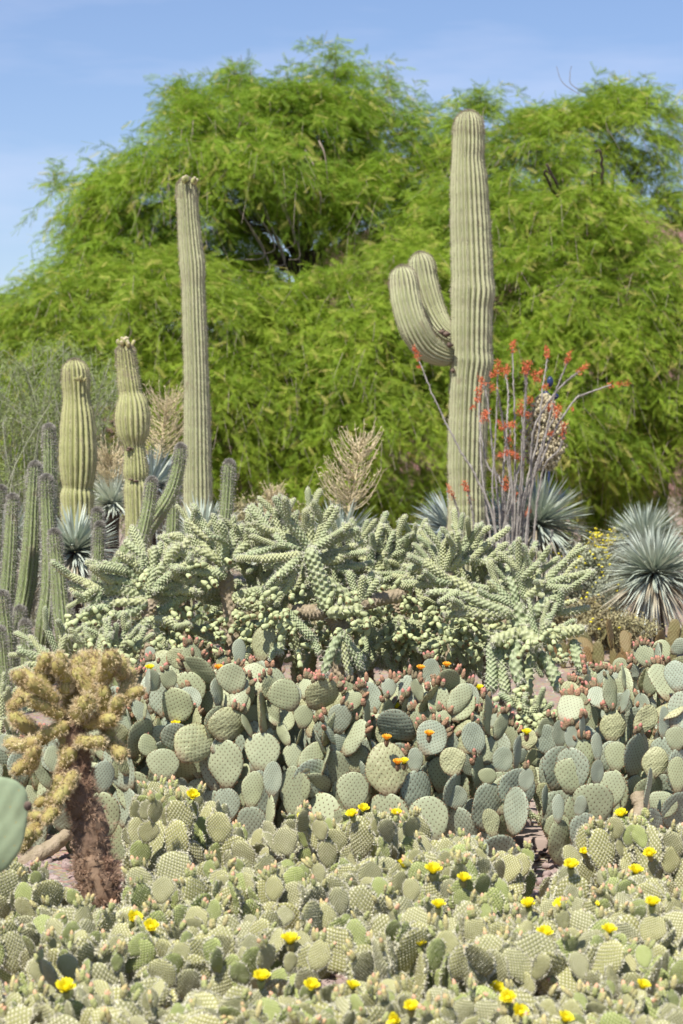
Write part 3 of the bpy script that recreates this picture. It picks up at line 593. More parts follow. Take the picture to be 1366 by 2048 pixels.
# large pads read from the photo: centre px, width px, height px, tilt deg (clockwise), yaw deg, mesh index, plant index, depth
HP = [(330, 1395, 74, 82, 0, -8, 3, 1, 9.75), (402, 1405, 56, 58, 0, 8, 0, 1, 9.8), (383, 1317, 42, 62, 5, 20, 0, 1, 9.75), (348, 1368, 60, 90, 12, 0, 7, 1, 9.85), (455, 1450, 78, 72, 10, 25, 5, 2, 9.55),
      (435, 1385, 24, 62, -6, 60, 4, 2, 9.6), (455, 1372, 40, 44, -25, 15, 0, 2, 9.75), (327, 1530, 72, 66, 0, 5, 0, 1, 9.5), (325, 1480, 78, 60, 0, 0, 0, 1, 9.65), (207, 1555, 46, 70, 6, 15, 4, 0, 9.45),
      (240, 1535, 60, 100, -25, -10, 8, 0, 9.6), (505, 1428, 44, 38, 0, 0, 0, 2, 9.65), (541, 1430, 42, 62, -4, -10, 2, 2, 9.65), (525, 1505, 78, 80, 5, 0, 0, 3, 9.55), (545, 1558, 40, 72, 3, 12, 3, 3, 9.35),
      (505, 1580, 48, 78, 8, 5, 7, 3, 9.45), (587, 1515, 44, 56, 0, 10, 0, 3, 9.6), (593, 1418, 44, 48, 8, 0, 6, 3, 9.85), (657, 1407, 66, 68, 10, -12, 5, 4, 9.7), (738, 1397, 56, 68, -8, 0, 3, 4, 9.8),
      (705, 1465, 84, 92, 8, -8, 0, 4, 9.75), (678, 1488, 38, 44, 35, 30, 4, 4, 9.6), (710, 1515, 60, 66, -5, -15, 6, 4, 9.6), (706, 1585, 70, 84, 4, 8, 0, 4, 9.45), (773, 1538, 90, 108, -8, 0, 5, 5, 9.45),
      (640, 1640, 84, 110, 20, -25, 0, 3, 9.6), (585, 1585, 56, 110, 0, -10, 7, 3, 9.6), (470, 1600, 50, 90, 10, -15, 7, 2, 9.6), (395, 1520, 50, 80, -10, 30, 7, 2, 9.65), (425, 1500, 44, 90, 25, -20, 7, 2, 9.7),
      (860, 1640, 86, 96, -8, 0, 0, 6, 9.3), (905, 1523, 58, 58, -12, 0, 6, 6, 9.4), (885, 1440, 40, 40, 0, 0, 0, 6, 9.6), (846, 1428, 28, 46, -12, 20, 0, 6, 9.65), (930, 1425, 38, 44, 5, 0, 0, 6, 9.65),
      (868, 1373, 42, 52, 10, 0, 3, 6, 9.9), (935, 1395, 52, 58, 0, -15, 3, 6, 9.9), (880, 1480, 70, 72, -15, 10, 0, 6, 9.6), (835, 1445, 36, 56, -10, -15, 2, 5, 9.7), (830, 1520, 34, 50, 0, 10, 8, 5, 9.5),
      (912, 1595, 50, 50, -10, 10, 3, 7, 9.4), (975, 1500, 44, 60, 10, 5, 2, 7, 9.6), (947, 1478, 50, 72, -12, 10, 3, 7, 9.5), (1005, 1520, 44, 56, 10, 8, 3, 7, 9.45), (1010, 1588, 60, 84, 12, 10, 7, 7, 9.4),
      (982, 1645, 38, 58, -14, 5, 6, 7, 9.2), (950, 1700, 60, 60, -4, 0, 3, 7, 9.1), (1035, 1505, 20, 70, 6, 65, 4, 7, 9.35), (1052, 1560, 34, 48, 14, 10, 3, 7, 9.25), (975, 1555, 40, 32, 0, 0, 0, 7, 9.35),
      (1094, 1480, 56, 66, -12, 0, 3, 8, 9.6), (1119, 1468, 32, 58, -2, 20, 3, 8, 9.5), (1142, 1475, 30, 50, 2, 15, 3, 8, 9.4), (1165, 1455, 16, 50, 0, 60, 4, 8, 9.4), (1194, 1495, 26, 60, -3, 30, 4, 8, 9.4),
      (1144, 1553, 76, 76, 4, 0, 0, 8, 9.4), (1194, 1545, 28, 54, 4, 20, 3, 8, 9.2), (1226, 1452, 56, 66, 4, 0, 5, 9, 9.6), (1233, 1514, 52, 62, 5, -5, 0, 9, 9.5), (1222, 1580, 64, 76, 10, 0, 0, 9, 9.35),
      (1290, 1440, 48, 66, 28, 15, 6, 9, 9.5), (1310, 1525, 56, 64, 10, 0, 5, 9, 9.4), (1327, 1445, 24, 66, 2, 35, 8, 10, 9.5), (1352, 1478, 46, 50, 0, 0, 0, 10, 9.4), (1116, 1618, 28, 60, 2, 15, 4, 8, 9.2),
      (1160, 1612, 28, 44, 5, 15, 8, 8, 9.2), (1115, 1655, 60, 56, -20, 0, 0, 8, 9.35), (1090, 1600, 16, 62, 3, 60, 4, 8, 9.4), (1355, 1550, 40, 74, 0, 5, 0, 10, 9.3), (1325, 1610, 66, 56, 30, 0, 7, 10, 9.3),
      (1295, 1580, 16, 90, 8, 70, 8, 9, 9.2), (1270, 1530, 30, 100, 6, 35, 7, 9, 9.55), (1324, 1303, 40, 48, 0, 0, 0, 15, 11.3), (1242, 1335, 34, 40, -8, 0, 0, 14, 11.1), (1310, 1378, 62, 50, 0, 0, 0, 15, 11.0),
      (1250, 1370, 34, 34, 0, 0, 0, 14, 10.8), (527, 1285, 50, 80, 8, -15, 5, 12, 11.4), (478, 1305, 30, 56, 0, 15, 4, 12, 10.9), (300, 1310, 24, 34, -4, 15, 8, 11, 11.0), (325, 1330, 64, 60, 0, -10, 5, 11, 10.9),
      (190, 1480, 60, 70, 0, 0, 0, 0, 9.8), (60, 1600, 40, 60, -10, 10, 0, 16, 9.9), (862, 1345, 40, 60, 0, 0, 3, 13, 10.9), (790, 1392, 52, 60, -12, 0, 0, 5, 9.95), (610, 1390, 50, 60, -8, 10, 0, 3, 10.0), (640, 1375, 44, 60, 8, 30, 4, 4, 10.2)]
clumps = []
for i, (px, d, rad, nb, nmax, lab) in enumerate(PP):
    rt = root_at('prickly_pear', px, d, lab, 'cactus', pg); cl = Clump(rt, PEAR, 100+i); clumps.append((cl, rad, nb, nmax, d))
for (px, py, wp, hp, tilt, yaw, mi, pi_, d) in HP:
    cl = clumps[pi_][0]; me = PEAR[mi]; wd, ht = DIM[me.name]; k = d/F
    sz = max(.35, hp*k/ht); sx = max(wp*k/wd/max(.35, math.cos(R(yaw))), sz*.6)
    u = Vector((math.sin(R(tilt)), .12*cl.g.uniform(-1, 1), math.cos(R(tilt)))).normalized(); f = Vector((math.sin(R(yaw)), -math.cos(R(yaw)), .12))
    c = P(px, py, d); b = c-u*hp*k*.5; cl.add(b, u, f, me, sx, sz, 3)
    # the pads that carry it, down to the plant's foot
    tgt = Vector((cl.root.location.x, cl.root.location.y, 0)); q = Vector(b); lv = 0
    while q.z > .13 and lv < 4:
        dr = (tgt+Vector((0, 0, -.05))-q); dr = Vector((dr.x*.22+cl.g.uniform(-.07, .07), dr.y*.12, -max(.2, q.z*.9))).normalized()
        me2 = cl.g.choice([PEAR[0], PEAR[7], PEAR[2], PEAR[3], PEAR[4], PEAR[8]]); s2 = cl.g.uniform(.74, .98); L = DIM[me2.name][1]*s2*.94
        if q.z < L*.8: s2 *= max(.6, q.z/L+.1); L = DIM[me2.name][1]*s2*.94
        nb_ = q+dr*L
        if not cl.free(q+dr*L*.5, .045) or (q.z < .25 and bot_gap(*proj(q+dr*L*.6))): break
        cl.add(nb_, -dr, cl.facing(34), me2, s2, s2, 2); q = nb_; lv += 1
for cl, rad, nb, nmax, d in clumps:
    def lim(tip, cl=cl):
        px, py = proj(tip); 
        return py > sky_pear(px)+4 and not bot_gap(px, py) and tip.z > .05 and tip.y > 9.55
    cl.grow(min(nmax+44, 99), lim, rad, .50, 1.02, .42, 8000, nb+2, 46)
    cl.finish(); cl.buds(PBUD, .55, 3, 8, 90, .86)
for (px, py, pi_, d, k) in [(300, 1338, 1, 9.8, 1), (438, 1338, 1, 9.9, 0), (352, 1450, 1, 9.7, 1), (552, 1350, 3, 10.1, 1), (795, 1527, 5, 9.32, 0), (808, 1525, 5, 9.36, 1), (773, 1478, 5, 9.4, 0), (841, 1338, 13, 10.85, 0), (893, 1332, 13, 10.85, 0),
                        (858, 1470, 6, 9.4, 0), (792, 1415, 5, 9.75, 1), (1223, 1383, 14, 10.9, 1), (1053, 1467, 7, 9.4, 1), (958, 1378, 6, 10, 1), (1352, 1383, 15, 11, 1)]:
    cl = clumps[pi_][0]; p = P(px, py, d)-Vector((0, 0, .03))-cl.root.location
    link('flower', FLO[k], cl.root, Matrix.Translation(p) @ Matrix.Rotation(R(18), 4, 'X'))
# woody stem seen at the right, under prickly pear 9
rt = clumps[9][0].root
def woody(name, parent, pts, mat, lumps=.12, seg=12, taper=None):
    q = np.array([(*P(a, b, c), r_) for a, b, c, r_ in pts]); C = smoothpath(q, max(8, len(pts)*6)); g = np.random.default_rng(len(pts))
    V, f, uv, am, dr, T = tube(C[:, :3], C[:, 3], seg); V = V+dr*g.normal(0, 1, (len(V), 1))*np.repeat(C[:, 3], seg)[:, None]*lumps
    mb = MB(); mb.add(V-np.array(parent.location), [f], 0, uv, am); return link(name, mb.mesh(name, [M[mat]]), parent)
woody('stem', rt, [(1215, 1720, 9.3, .045), (1240, 1680, 9.3, .04), (1265, 1650, 9.32, .036), (1285, 1615, 9.36, .034), (1272, 1590, 9.4, .03)], 'cholla_wood')
woody('stem', clumps[16][0].root, [(20, 1760, 9.6, .035), (60, 1720, 9.6, .034), (110, 1690, 9.65, .03), (150, 1650, 9.7, .02)], 'cholla_wood')

# --- bunny ear cacti (foreground)
BB = [  # px, depth, radius, height, base pads, pads, label
    (345, 8.7, .19, .43, 6, 80, 'bunny ear cactus standing tall right of the furry brown cholla trunk, yellow bloom on top'),
    (478, 8.6, .12, .26, 4, 34, 'low bunny ear cactus between the tall one by the cholla trunk and the centre group'),
    (612, 8.5, .17, .40, 6, 70, 'bunny ear cactus below the centre prickly pears, with one yellow bloom at its upper left'),
    (765, 8.5, .19, .41, 6, 80, 'bunny ear cactus topped by a row of yellow blooms and pink buds, right of centre'),
    (925, 8.3, .16, .36, 5, 64, 'bunny ear cactus with pink buds left of the gravel gap'),
    (1035, 8.7, .09, .30, 3, 14, 'thin young bunny ear cactus standing alone in the gravel gap, green flat pads'),
    (1050, 8.1, .08, .17, 3, 9, 'smallest bunny ear cactus, low on the gravel in front of the thin young one'),
    (1225, 8.4, .20, .43, 6, 85, 'tallest bunny ear cactus at the right, crowned with dense pink buds'),
    (1355, 8.3, .15, .38, 5, 60, 'bunny ear cactus with fresh green round pads against the right edge'),
    (55, 8.0, .13, .26, 5, 40, 'low bunny ear cactus left of the golden cholla trunk, before the woody fallen stem'),
    (25, 7.6, .17, .33, 5, 56, 'bunny ear cactus at the left edge under the big smooth pad'),
    (255, 7.5, .17, .27, 6, 64, 'bunny ear cactus at the foot of the furry brown trunk with two yellow blooms'),
    (430, 7.7, .19, .33, 6, 70, 'bunny ear cactus in front of the low one, left of centre'),
    (590, 7.6, .17, .32, 6, 62, 'bunny ear cactus with a broad ribbed-looking pad left of the bare soil patch'),
    (800, 7.6, .18, .35, 6, 66, 'bunny ear cactus with green pads right behind the bare soil patch'),
    (945, 7.6, .15, .37, 5, 60, 'bunny ear cactus with a double yellow bloom left of the gravel gap'),
    (1095, 7.4, .17, .25, 5, 56, 'bunny ear cactus with several yellow blooms just in front of the gravel gap'),
    (1255, 7.5, .18, .31, 6, 66, 'bunny ear cactus with pink buds in front of the tallest right one'),
    (1375, 7.4, .14, .32, 4, 44, 'large-padded bunny ear cactus cut by the right edge, second row'),
    (110, 7.0, .19, .27, 6, 66, 'bunny ear cactus with one yellow bloom at lower left'),
    (300, 6.8, .18, .27, 6, 62, 'bunny ear cactus with pale ribbed pads, lower left between two yellow blooms'),
    (500, 6.9, .18, .30, 6, 66, 'bunny ear cactus with orange buds and yellow blooms, lower left of centre'),
    (850, 6.8, .20, .33, 6, 76, 'bunny ear cactus with the pair of large yellow blooms, right of the bare soil patch'),
    (1040, 6.8, .18, .29, 6, 66, 'bunny ear cactus with an orange bud tuft, lower right of centre'),
    (1215, 6.8, .19, .31, 6, 70, 'bunny ear cactus with a large yellow bloom, lower right'),
    (1350, 6.7, .15, .28, 5, 52, 'bunny ear cactus in the lower right corner, third row'),
    (20, 6.2, .17, .25, 5, 50, 'blurred bunny ear cactus in the bottom left corner'),
    (210, 6.1, .19, .25, 6, 62, 'blurred bunny ear cactus at the bottom edge, second from the left'),
    (420, 6.1, .19, .25, 6, 62, 'blurred bunny ear cactus at the bottom edge, left of centre'),
    (640, 6.15, .19, .25, 6, 62, 'blurred bunny ear cactus at the bottom edge, below the bare soil patch'),
    (850, 6.05, .18, .23, 6, 60, 'blurred bunny ear cactus at the bottom edge, right of centre'),
    (1050, 6.1, .19, .25, 6, 62, 'blurred bunny ear cactus at the bottom edge with three yellow blooms'),
    (1260, 6.1, .19, .25, 6, 62, 'blurred bunny ear cactus at the bottom edge near the right corner')]
sky_b = interp([(-50, 1735), (80, 1710), (120, 1740), (170, 1800), (255, 1812), (262, 1560), (330, 1553), (430, 1580), (470, 1640), (560, 1640), (590, 1612), (680, 1640), (700, 1622), (830, 1622), (850, 1690), (900, 1665), (960, 1675), (985, 1740), (1005, 1690), (1060, 1680), (1080, 1760), (1110, 1740), (1130, 1690), (1180, 1640), (1280, 1622), (1310, 1660), (1366, 1640), (1420, 1640)])
bcl = []
bgp = 'bunny ear cacti in the front bed'
for i, (px, d, rad, hh, nb, nmax, lab) in enumerate(BB):
    rt = root_at('bunny_ear_cactus', px, d, lab, 'cactus', bgp); cl = Clump(rt, BUN[:5]*2+BUN[5:], 300+i); cl.up = 1.3
    def lim(tip, hh=hh):
        px_, py_ = proj(tip); return tip.z < hh and py_ > sky_b(px_) and not (664 < px_ < 705 and 1850 < py_ < 1960 and tip.y < 7.6) and not (990 < px_ < 1125 and tip.y < 8.3 and py_ < 1795) and not (92 < px_ < 150 and py_ < 1762)
    cl.grow(min(98, int(nmax*1.2)), lim, rad, .74, 1.28, .47, 7000, nb+2, 40, .4)
    cl.finish(); bcl.append(cl)
    cl.buds(BBUD, .35 if i % 3 else .6, 2, 5, 30, .9)
for (px, py) in [(265, 1835), (300, 1852), (135, 1972), (388, 1588), (20, 1773), (610, 1635), (708, 1627), (730, 1618), (795, 1630), (866, 1743), (812, 1733), (833, 1890), (880, 1805), (853, 1950), (849, 1935), (945, 1760), (930, 1757), (1053, 1804),
                 (1075, 1845), (1088, 1868), (1056, 1850), (1125, 1808), (1180, 1806), (1165, 1838), (1213, 1855), (1304, 1808), (1243, 1632), (1300, 1710), (1205, 1934), (1221, 1930), (1283, 1970), (1128, 2028), (990, 1980), (1008, 1990),
                 (1030, 2022), (713, 1972), (577, 1885), (520, 1947), (615, 1965), (400, 1827), (820, 2005), (1145, 1730), (1165, 1706), (790, 2035), (1275, 1738), (1178, 1835)]:
    best = None
    for cl in bcl:
        for p in cl.pads:
            for a in (-.6, 0, .6):
                b, u = cl.rim_point(p, a); x, y = proj(b+u*.03); e = (x-px)**2+(y-py)**2+(b.y-6)*60
                if best is None or e < best[0]: best = (e, cl, b, u)
    _, cl, b, u = best; u = (u+Vector((0, -.55, 0))).normalized()
    link('flower', rng.choice(FLY), cl.root, Matrix.Translation(b-cl.root.location) @ u.to_track_quat('Z', 'Y').to_matrix().to_4x4() @ Matrix.Scale(rng.uniform(.85, 1.12), 4))

# --- olive prickly pears in half shade, broad near pad
for i, (px, d, n, lab) in enumerate([(1215, 18.4, 16, 'olive-brown prickly pear with narrow upright pads, left one of the row behind the cholla tips'), (1290, 18.0, 13, 'olive-brown prickly pear with orange-tinted pads in front of the spiky yuccas'), (1150, 18.8, 9, 'olive-brown prickly pear half hidden behind the right cholla branches')]):
    rt = root_at('olive_prickly_pear', px, d, lab, 'cactus', 'olive prickly pears by the yuccas'); cl = Clump(rt, OLV, 500+i)
    cl.grow(n, lambda tip: tip.z < .45 and proj(tip)[1] > 1235, .22, .5, .75, .4, 3000, max(4, n//2), 60, .2); cl.finish()
me = pad_mesh('broad_pad', .20, .26, .022, 91, M['broad'], M['rim_brown'], .05, .004, 0, .06)
o = empty('broad_prickly_pear', (*P(-30, 0, 6.0).xy, 0), 'large smooth blue-green pad reaching in at the left edge, out of focus', 'cactus')
for (px, py, d, tl, s) in ((-18, 1748, 6.3, 6, 1.0), (-170, 1900, 6.1, 30, 1.1), (-200, 2100, 6.05, 5, 1.2), (-195, 2330, 6.0, 0, 1.3)):
    u = Vector((math.sin(R(tl)), 0, math.cos(R(tl)))); link('pad', me, o, Matrix.Translation(P(px, py, d)-o.location) @ pad_matrix(Vector((0, 0, 0)), u, Vector((.2, -1, .1)), s*.95, s))
mb = MB(); V, f = bumpsphere((0, 0, 0), .011, 1.2, 10, 7); mb.add(V, [f]); link('fruit', mb.mesh('fruit', [M['cork']]), o, Matrix.Translation(P(56, 1612, 6.25)-o.location))

# ------------------------------------------------------------------ chain-fruit chollas
def joint_mesh(name, L, r, rows, seed, mats, bend=.08, spn=6, sp_len=.015, amp=.42):
    g = np.random.default_rng(seed); n = int(L/.0021); s = np.linspace(0, 1, n)
    C = np.stack([bend*L*np.sin(s*PI*.9)*math.cos(seed), bend*L*np.sin(s*PI*.9)*math.sin(seed), s*L], -1)
    e = np.clip(np.minimum(s*L/(r*.9), (1-s)*L/(r*1.3)), 0, 1); rr = r*np.sqrt(np.clip(1-(1-e)**2, .01, 1))*(1+.06*np.sin(s*9+seed))
    rr[:n//2] = np.maximum(rr[:n//2], r*.6); rr[0] = r*.03
    pitch = .0105
    def disp(th, ss, R_):
        ph = ss/pitch*PI; k = rows/2.0
        h = np.cos(k*th)*np.cos(ph+.35*np.sin(2*th))                # quincunx of tubercles
        h = (h+1)/2; a = h**1.2*(.84+.16*np.sin(3*th+ss*95+seed)*np.sin(ss*47+2*th))
        return 1-amp*.5+amp*a, a
    V, f, uv, am, dr, T = tube(C, rr, rows*5, disp); mb = MB(); mb.add(V, [f], 0, uv, am)
    idx = np.where(am > .72)[0]; g.shuffle(idx); idx = idx[:int(rows*L/pitch*.45)]; top = np.where(V[:, 2] > L-r*.9)[0]; idx = np.concatenate([idx, g.choice(top, 16)])
    if len(idx):
        pos = np.repeat(V[idx], spn, 0); dd = np.repeat(dr[idx]*(.35+.65*(V[idx][:, 2:3] < L-r))+np.array([0, 0, .45]), spn, 0)
        sv, sf = spikes(pos, dd, sp_len, .0012, .5, seed); mb.add(sv, [sf], 1)
    return mb.mesh(name, mats)
JT = []
for i, (L, r, rows) in enumerate([(.10, .0215, 8), (.13, .024, 10), (.16, .026, 10), (.20, .029, 10), (.08, .019, 8), (.12, .021, 8), (.24, .031, 12), (.15, .023, 8), (.14, .019, 8), (.18, .023, 10)]):
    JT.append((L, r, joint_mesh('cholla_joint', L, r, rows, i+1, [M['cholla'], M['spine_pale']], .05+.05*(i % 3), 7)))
JW = [(.20, .036, joint_mesh('cholla_wood_joint', .20, .036, 10, 31, [M['cholla_wood'], M['spine_tan']], .05, 5, .012, .22))]
def fruit_mesh(seed):
    mb = MB(); g = np.random.default_rng(seed); L = .036; s = np.array([0, .1, .3, .55, .8, .95, 1., .97, .9]); rr = np.array([.25, .5, .82, 1.0, .98, .85, .7, .5, .1])*.0125
    C = np.stack([0*s, 0*s, s*L], -1); C[-2:, 2] = [L*.96, L*.9]; V, f, uv, am, dr, T = tube(C+np.stack([0*s, 0*s, np.arange(9)*1e-5], -1), rr, 10)
    V = V+g.normal(0, .0006, V.shape); k = 10*6; mb.add(V, [f[:k]], 0); mb.F.append((f[k:]+0, 1)); return mb.mesh('cholla_fruit', [M['cholla_fruit'], M['fruit_cup']])
FR = [fruit_mesh(i) for i in range(3)]
class Cholla:
    def __init__(s, px, d, label, seed): s.d = d; s.root = root_at('chain_fruit_cholla', px, d, label, 'cactus', 'chain fruit chollas'); s.g = random.Random(seed); s.nj = 0; s.nf = 0; s.tips = []
    def joint(s, a, b, dia, wood=False):
        v = b-a; L = v.length; r = dia/2
        cand = JW if wood else JT
        Lm, rm, me = min(cand, key=lambda j: abs(math.log((L/r)/(j[0]/j[1])))+s.g.random()*.25)
        q = v.to_track_quat('Z', 'Y').to_matrix().to_4x4() @ Matrix.Rotation(s.g.uniform(0, 2*PI), 4, 'Z')
        k = r/rm*.95
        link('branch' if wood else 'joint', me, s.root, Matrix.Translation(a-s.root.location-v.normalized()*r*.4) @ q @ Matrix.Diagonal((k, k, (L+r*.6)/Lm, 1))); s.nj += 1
    def hub(s, px, py, n, a0, a1, L=70, w=24, dz=0., sub=2.2, spread=.45, first=None):
        """fan of fingers from one point; angles measured clockwise from straight up, lengths in photo px"""
        k = s.d/F; c = P(px, py, s.d+dz); g = s.g
        for i in range(n):
            a = R(a0+(a1-a0)*(i+.5+g.uniform(-.4, .4))/n); y = g.uniform(-1, .8)*spread
            dr = Vector((math.sin(a), y, math.cos(a))).normalized(); l = L*1.1*g.uniform(.65, 1.25)*k
            e = c+dr*l; s.joint(c, e, w*g.uniform(.60, .78)*k); m = int(sub*1.05+.3+g.random())
            for j in range(m):
                if s.nj > 97: break
                d2 = (dr+Vector((g.gauss(0, .5), g.gauss(0, .45), g.gauss(.12, .42)))).normalized(); l2 = L*g.uniform(.5, 1.0)*k
                st = e-dr*g.uniform(0, .3)*l; e2 = st+d2*l2; s.joint(st, e2, w*g.uniform(.44, .60)*k); s.tips.append(e2)
    def trunk(s, pts, w=34, wood=True):
        k = s.d/F; q = [P(x, y, s.d+(z if True else 0)) for x, y, z in pts]
        for a, b in zip(q[:-1], q[1:]): s.joint(a, b, w*k, wood)
    def fruits(s, px, py, n, spread=26, dz=-.1):
        g = s.g; k = s.d/F
        for _ in range(n):
            x, y = px+g.gauss(0, spread*1.25), py+g.gauss(0, spread*.7); p = P(x, y, s.d+dz+g.uniform(-.12, .12)); dr = Vector((g.gauss(0, .7), g.gauss(-.55, .5), -g.uniform(.0, .8))).normalized()
            for _j in range(g.choice((1, 2, 2, 3))):
                if s.nf >= 98: return
                sc_ = g.uniform(.8, 1.2); q = dr.to_track_quat('Z', 'Y').to_matrix().to_4x4()
                link('fruit', g.choice(FR), s.root, Matrix.Translation(p-s.root.location) @ q @ Matrix.Scale(sc_, 4)); s.nf += 1
                p = p+dr*.034*sc_; dr = (dr+Vector((g.gauss(0, .45), g.gauss(0, .35), -.25))).normalized()
ch = Cholla(300, 11.6, 'left chain fruit cholla, fanning out above the furry golden cholla', 1)
ch.trunk([(305, 1590, 0), (300, 1480, 0), (298, 1370, 0), (300, 1280, -.03), (298, 1200, -.02)])
ch.hub(296, 1185, 7, -75, 70, 78, 28, 0, 2.4); ch.hub(290, 1205, 4, -110, -70, 84, 27, -.05, 2.6); ch.hub(320, 1180, 4, 30, 95, 68, 26, .05, 2.2)
ch.hub(205, 1175, 3, -170, -60, 58, 22, -.05, 1.8); ch.hub(300, 1240, 4, 100, 260, 66, 24, -.05, 1.2); ch.trunk([(298, 1200, 0), (205, 1172, -.05)], 28, False)
for x, y, n in ((162, 1232, 12), (170, 1285, 8), (200, 1270, 8), (330, 1280, 9), (285, 1150, 4)): ch.fruits(x, y, n, 18)
ch = Cholla(90, 11.2, 'small low cholla branches poking left from behind the furry golden cholla', 2)
ch.trunk([(180, 1600, 0), (185, 1450, 0), (170, 1345, 0), (150, 1325, 0)], 26)
ch.hub(120, 1325, 4, -100, -50, 62, 20, 0, 1.8, .3); ch.hub(118, 1320, 3, -25, 25, 56, 19, 0, 1.0, .3); ch.trunk([(170, 1330, 0), (115, 1322, 0)], 22, False); ch.hub(190, 1320, 5, -50, 60, 45, 20, -.05, 1.8); ch.hub(240, 1310, 5, -60, 80, 48, 20, .05, 1.8)
ch.fruits(180, 1305, 10, 24); ch.fruits(225, 1300, 8, 20)
ch = Cholla(0, 11.0, 'cholla branches at the left edge behind the golden cholla, mostly hidden', 3)
ch.trunk([(-10, 1620, 0), (-5, 1500, 0), (0, 1440, 0)], 26); ch.hub(5, 1440, 6, -60, 70, 48, 19, 0, 2.0); ch.hub(20, 1500, 5, -90, 60, 42, 18, -.1, 1.8)
ch = Cholla(450, 11.7, 'chain fruit cholla fanning upward left of centre above the large fruit clusters', 4)
ch.trunk([(470, 1586, 0), (465, 1480, 0), (460, 1370, 0), (470, 1260, 0), (452, 1140, 0)], 32)
ch.hub(450, 1135, 8, -75, 65, 72, 25, 0, 2.5); ch.hub(400, 1105, 4, -80, 20, 54, 21, .05, 2.2); ch.hub(450, 1150, 4, -110, -60, 70, 26, -.05, 2.); ch.hub(520, 1115, 5, -50, 50, 58, 22, .1, 2.4)
ch.hub(460, 1195, 3, 70, 110, 84, 28, 0, 1.4); ch.hub(420, 1170, 3, -120, -60, 70, 28, -.05, 1.5)
for x, y, n in ((415, 1145, 7), (480, 1240, 16), (450, 1270, 16), (490, 1275, 12), (395, 1230, 10), (520, 1235, 8)): ch.fruits(x, y, n, 20, -.14)
ch = Cholla(650, 11.5, 'central chain fruit cholla with a bare forked brown trunk and a thick upright joint', 5)
ch.trunk([(690, 1596, 0), (684, 1480, 0), (686, 1370, 0), (684, 1262, 0), (655, 1222, -.05)], 36); ch.trunk([(655, 1222, -.05), (585, 1222, .02)], 34)
ch.joint(P(652, 1216, 11.42), P(617, 1098, 11.42), 36*11.5/F); ch.joint(P(660, 1222, 11.4), P(725, 1208, 11.5), 28*11.5/F); ch.joint(P(650, 1160, 11.45), P(700, 1200, 11.5), 26*11.5/F)
ch.joint(P(725, 1208, 11.5), P(810, 1190, 11.6), 30*11.5/F, True)
ch.hub(622, 1100, 9, -85, 80, 68, 25, 0, 2.5); ch.hub(560, 1090, 5, -75, 40, 56, 22, .08, 2.3); ch.hub(600, 1110, 4, 190, 280, 62, 26, -.05, 1.6); ch.hub(635, 1120, 4, 60, 120, 66, 25, .05, 1.8)
ch.hub(575, 1225, 4, 120, 240, 70, 25, -.05, .7); ch.hub(682, 1265, 5, 130, 215, 78, 27, -.12, .9); ch.hub(720, 1205, 4, -30, 60, 50, 23, 0, 1.0)
for x, y, n in ((565, 1185, 10), (560, 1235, 10), (690, 1190, 8), (720, 1240, 12), (540, 1210, 8), (640, 1290, 8), (600, 1270, 8)): ch.fruits(x, y, n, 19, -.16)
ch = Cholla(790, 11.9, 'chain fruit cholla just right of centre, low joints hanging over the prickly pears', 6)
ch.trunk([(800, 1575, 0), (800, 1440, 0), (790, 1320, 0), (800, 1230, 0), (790, 1170, 0)], 30)
ch.hub(745, 1150, 6, -40, 50, 66, 23, 0, 2.0, .4); ch.hub(800, 1125, 6, -60, 65, 52, 22, .05, 2.6); ch.hub(700, 1140, 4, -50, 30, 66, 23, .1, 1.5); ch.hub(800, 1235, 6, 125, 235, 84, 25, -.1, 1.0); ch.hub(850, 1220, 4, -30, 40, 62, 23, -.1, .6); ch.hub(740, 1260, 4, 140, 220, 78, 25, -.15, .6)
for x, y, n in ((745, 1215, 12), (800, 1200, 12), (820, 1180, 8), (790, 1270, 12), (850, 1270, 12), (760, 1300, 8)): ch.fruits(x, y, n, 22, -.2)
ch = Cholla(900, 11.6, 'chain fruit cholla in front of the tallest saguaro, with spiny pale tips', 7)
ch.trunk([(920, 1590, 0), (915, 1460, 0), (905, 1340, 0), (915, 1230, 0), (890, 1140, 0)], 30)
ch.hub(885, 1145, 8, -75, 75, 60, 23, 0, 2.6); ch.hub(930, 1120, 5, -20, 95, 62, 23, .05, 2.3); ch.hub(900, 1165, 4, -100, -50, 62, 24, -.08, 1.6); ch.hub(960, 1190, 5, 60, 130, 74, 25, -.05, 1.4); ch.hub(915, 1240, 5, 120, 230, 80, 26, -.1, .9)
ch.trunk([(900, 1160, -.05), (965, 1195, -.05)], 27, False)
for x, y, n in ((900, 1220, 12), (930, 1260, 12), (880, 1270, 12), (965, 1235, 10), (960, 1290, 10), (870, 1180, 6)): ch.fruits(x, y, n, 22, -.18)
ch = Cholla(1035, 11.3, 'rightmost chain fruit cholla, its arms reaching right past the ocotillo foot', 8)
ch.trunk([(1070, 1607, 0), (1065, 1500, 0), (1045, 1400, 0), (1040, 1300, 0), (1034, 1245, 0)], 28)
ch.joint(P(1034, 1262, 11.3), P(1033, 1205, 11.3), 32*11.3/F)
ch.hub(1033, 1215, 6, -80, 20, 72, 24, 0, 2.2); ch.hub(1050, 1195, 6, -15, 60, 66, 23, 0, 2.2, .35); ch.hub(1085, 1170, 4, 40, 110, 66, 22, -.02, 1.6, .3); ch.hub(1020, 1225, 3, -100, -60, 84, 27, -.05, 1.2); ch.hub(1045, 1255, 3, 30, 75, 84, 30, -.03, .8, .2)
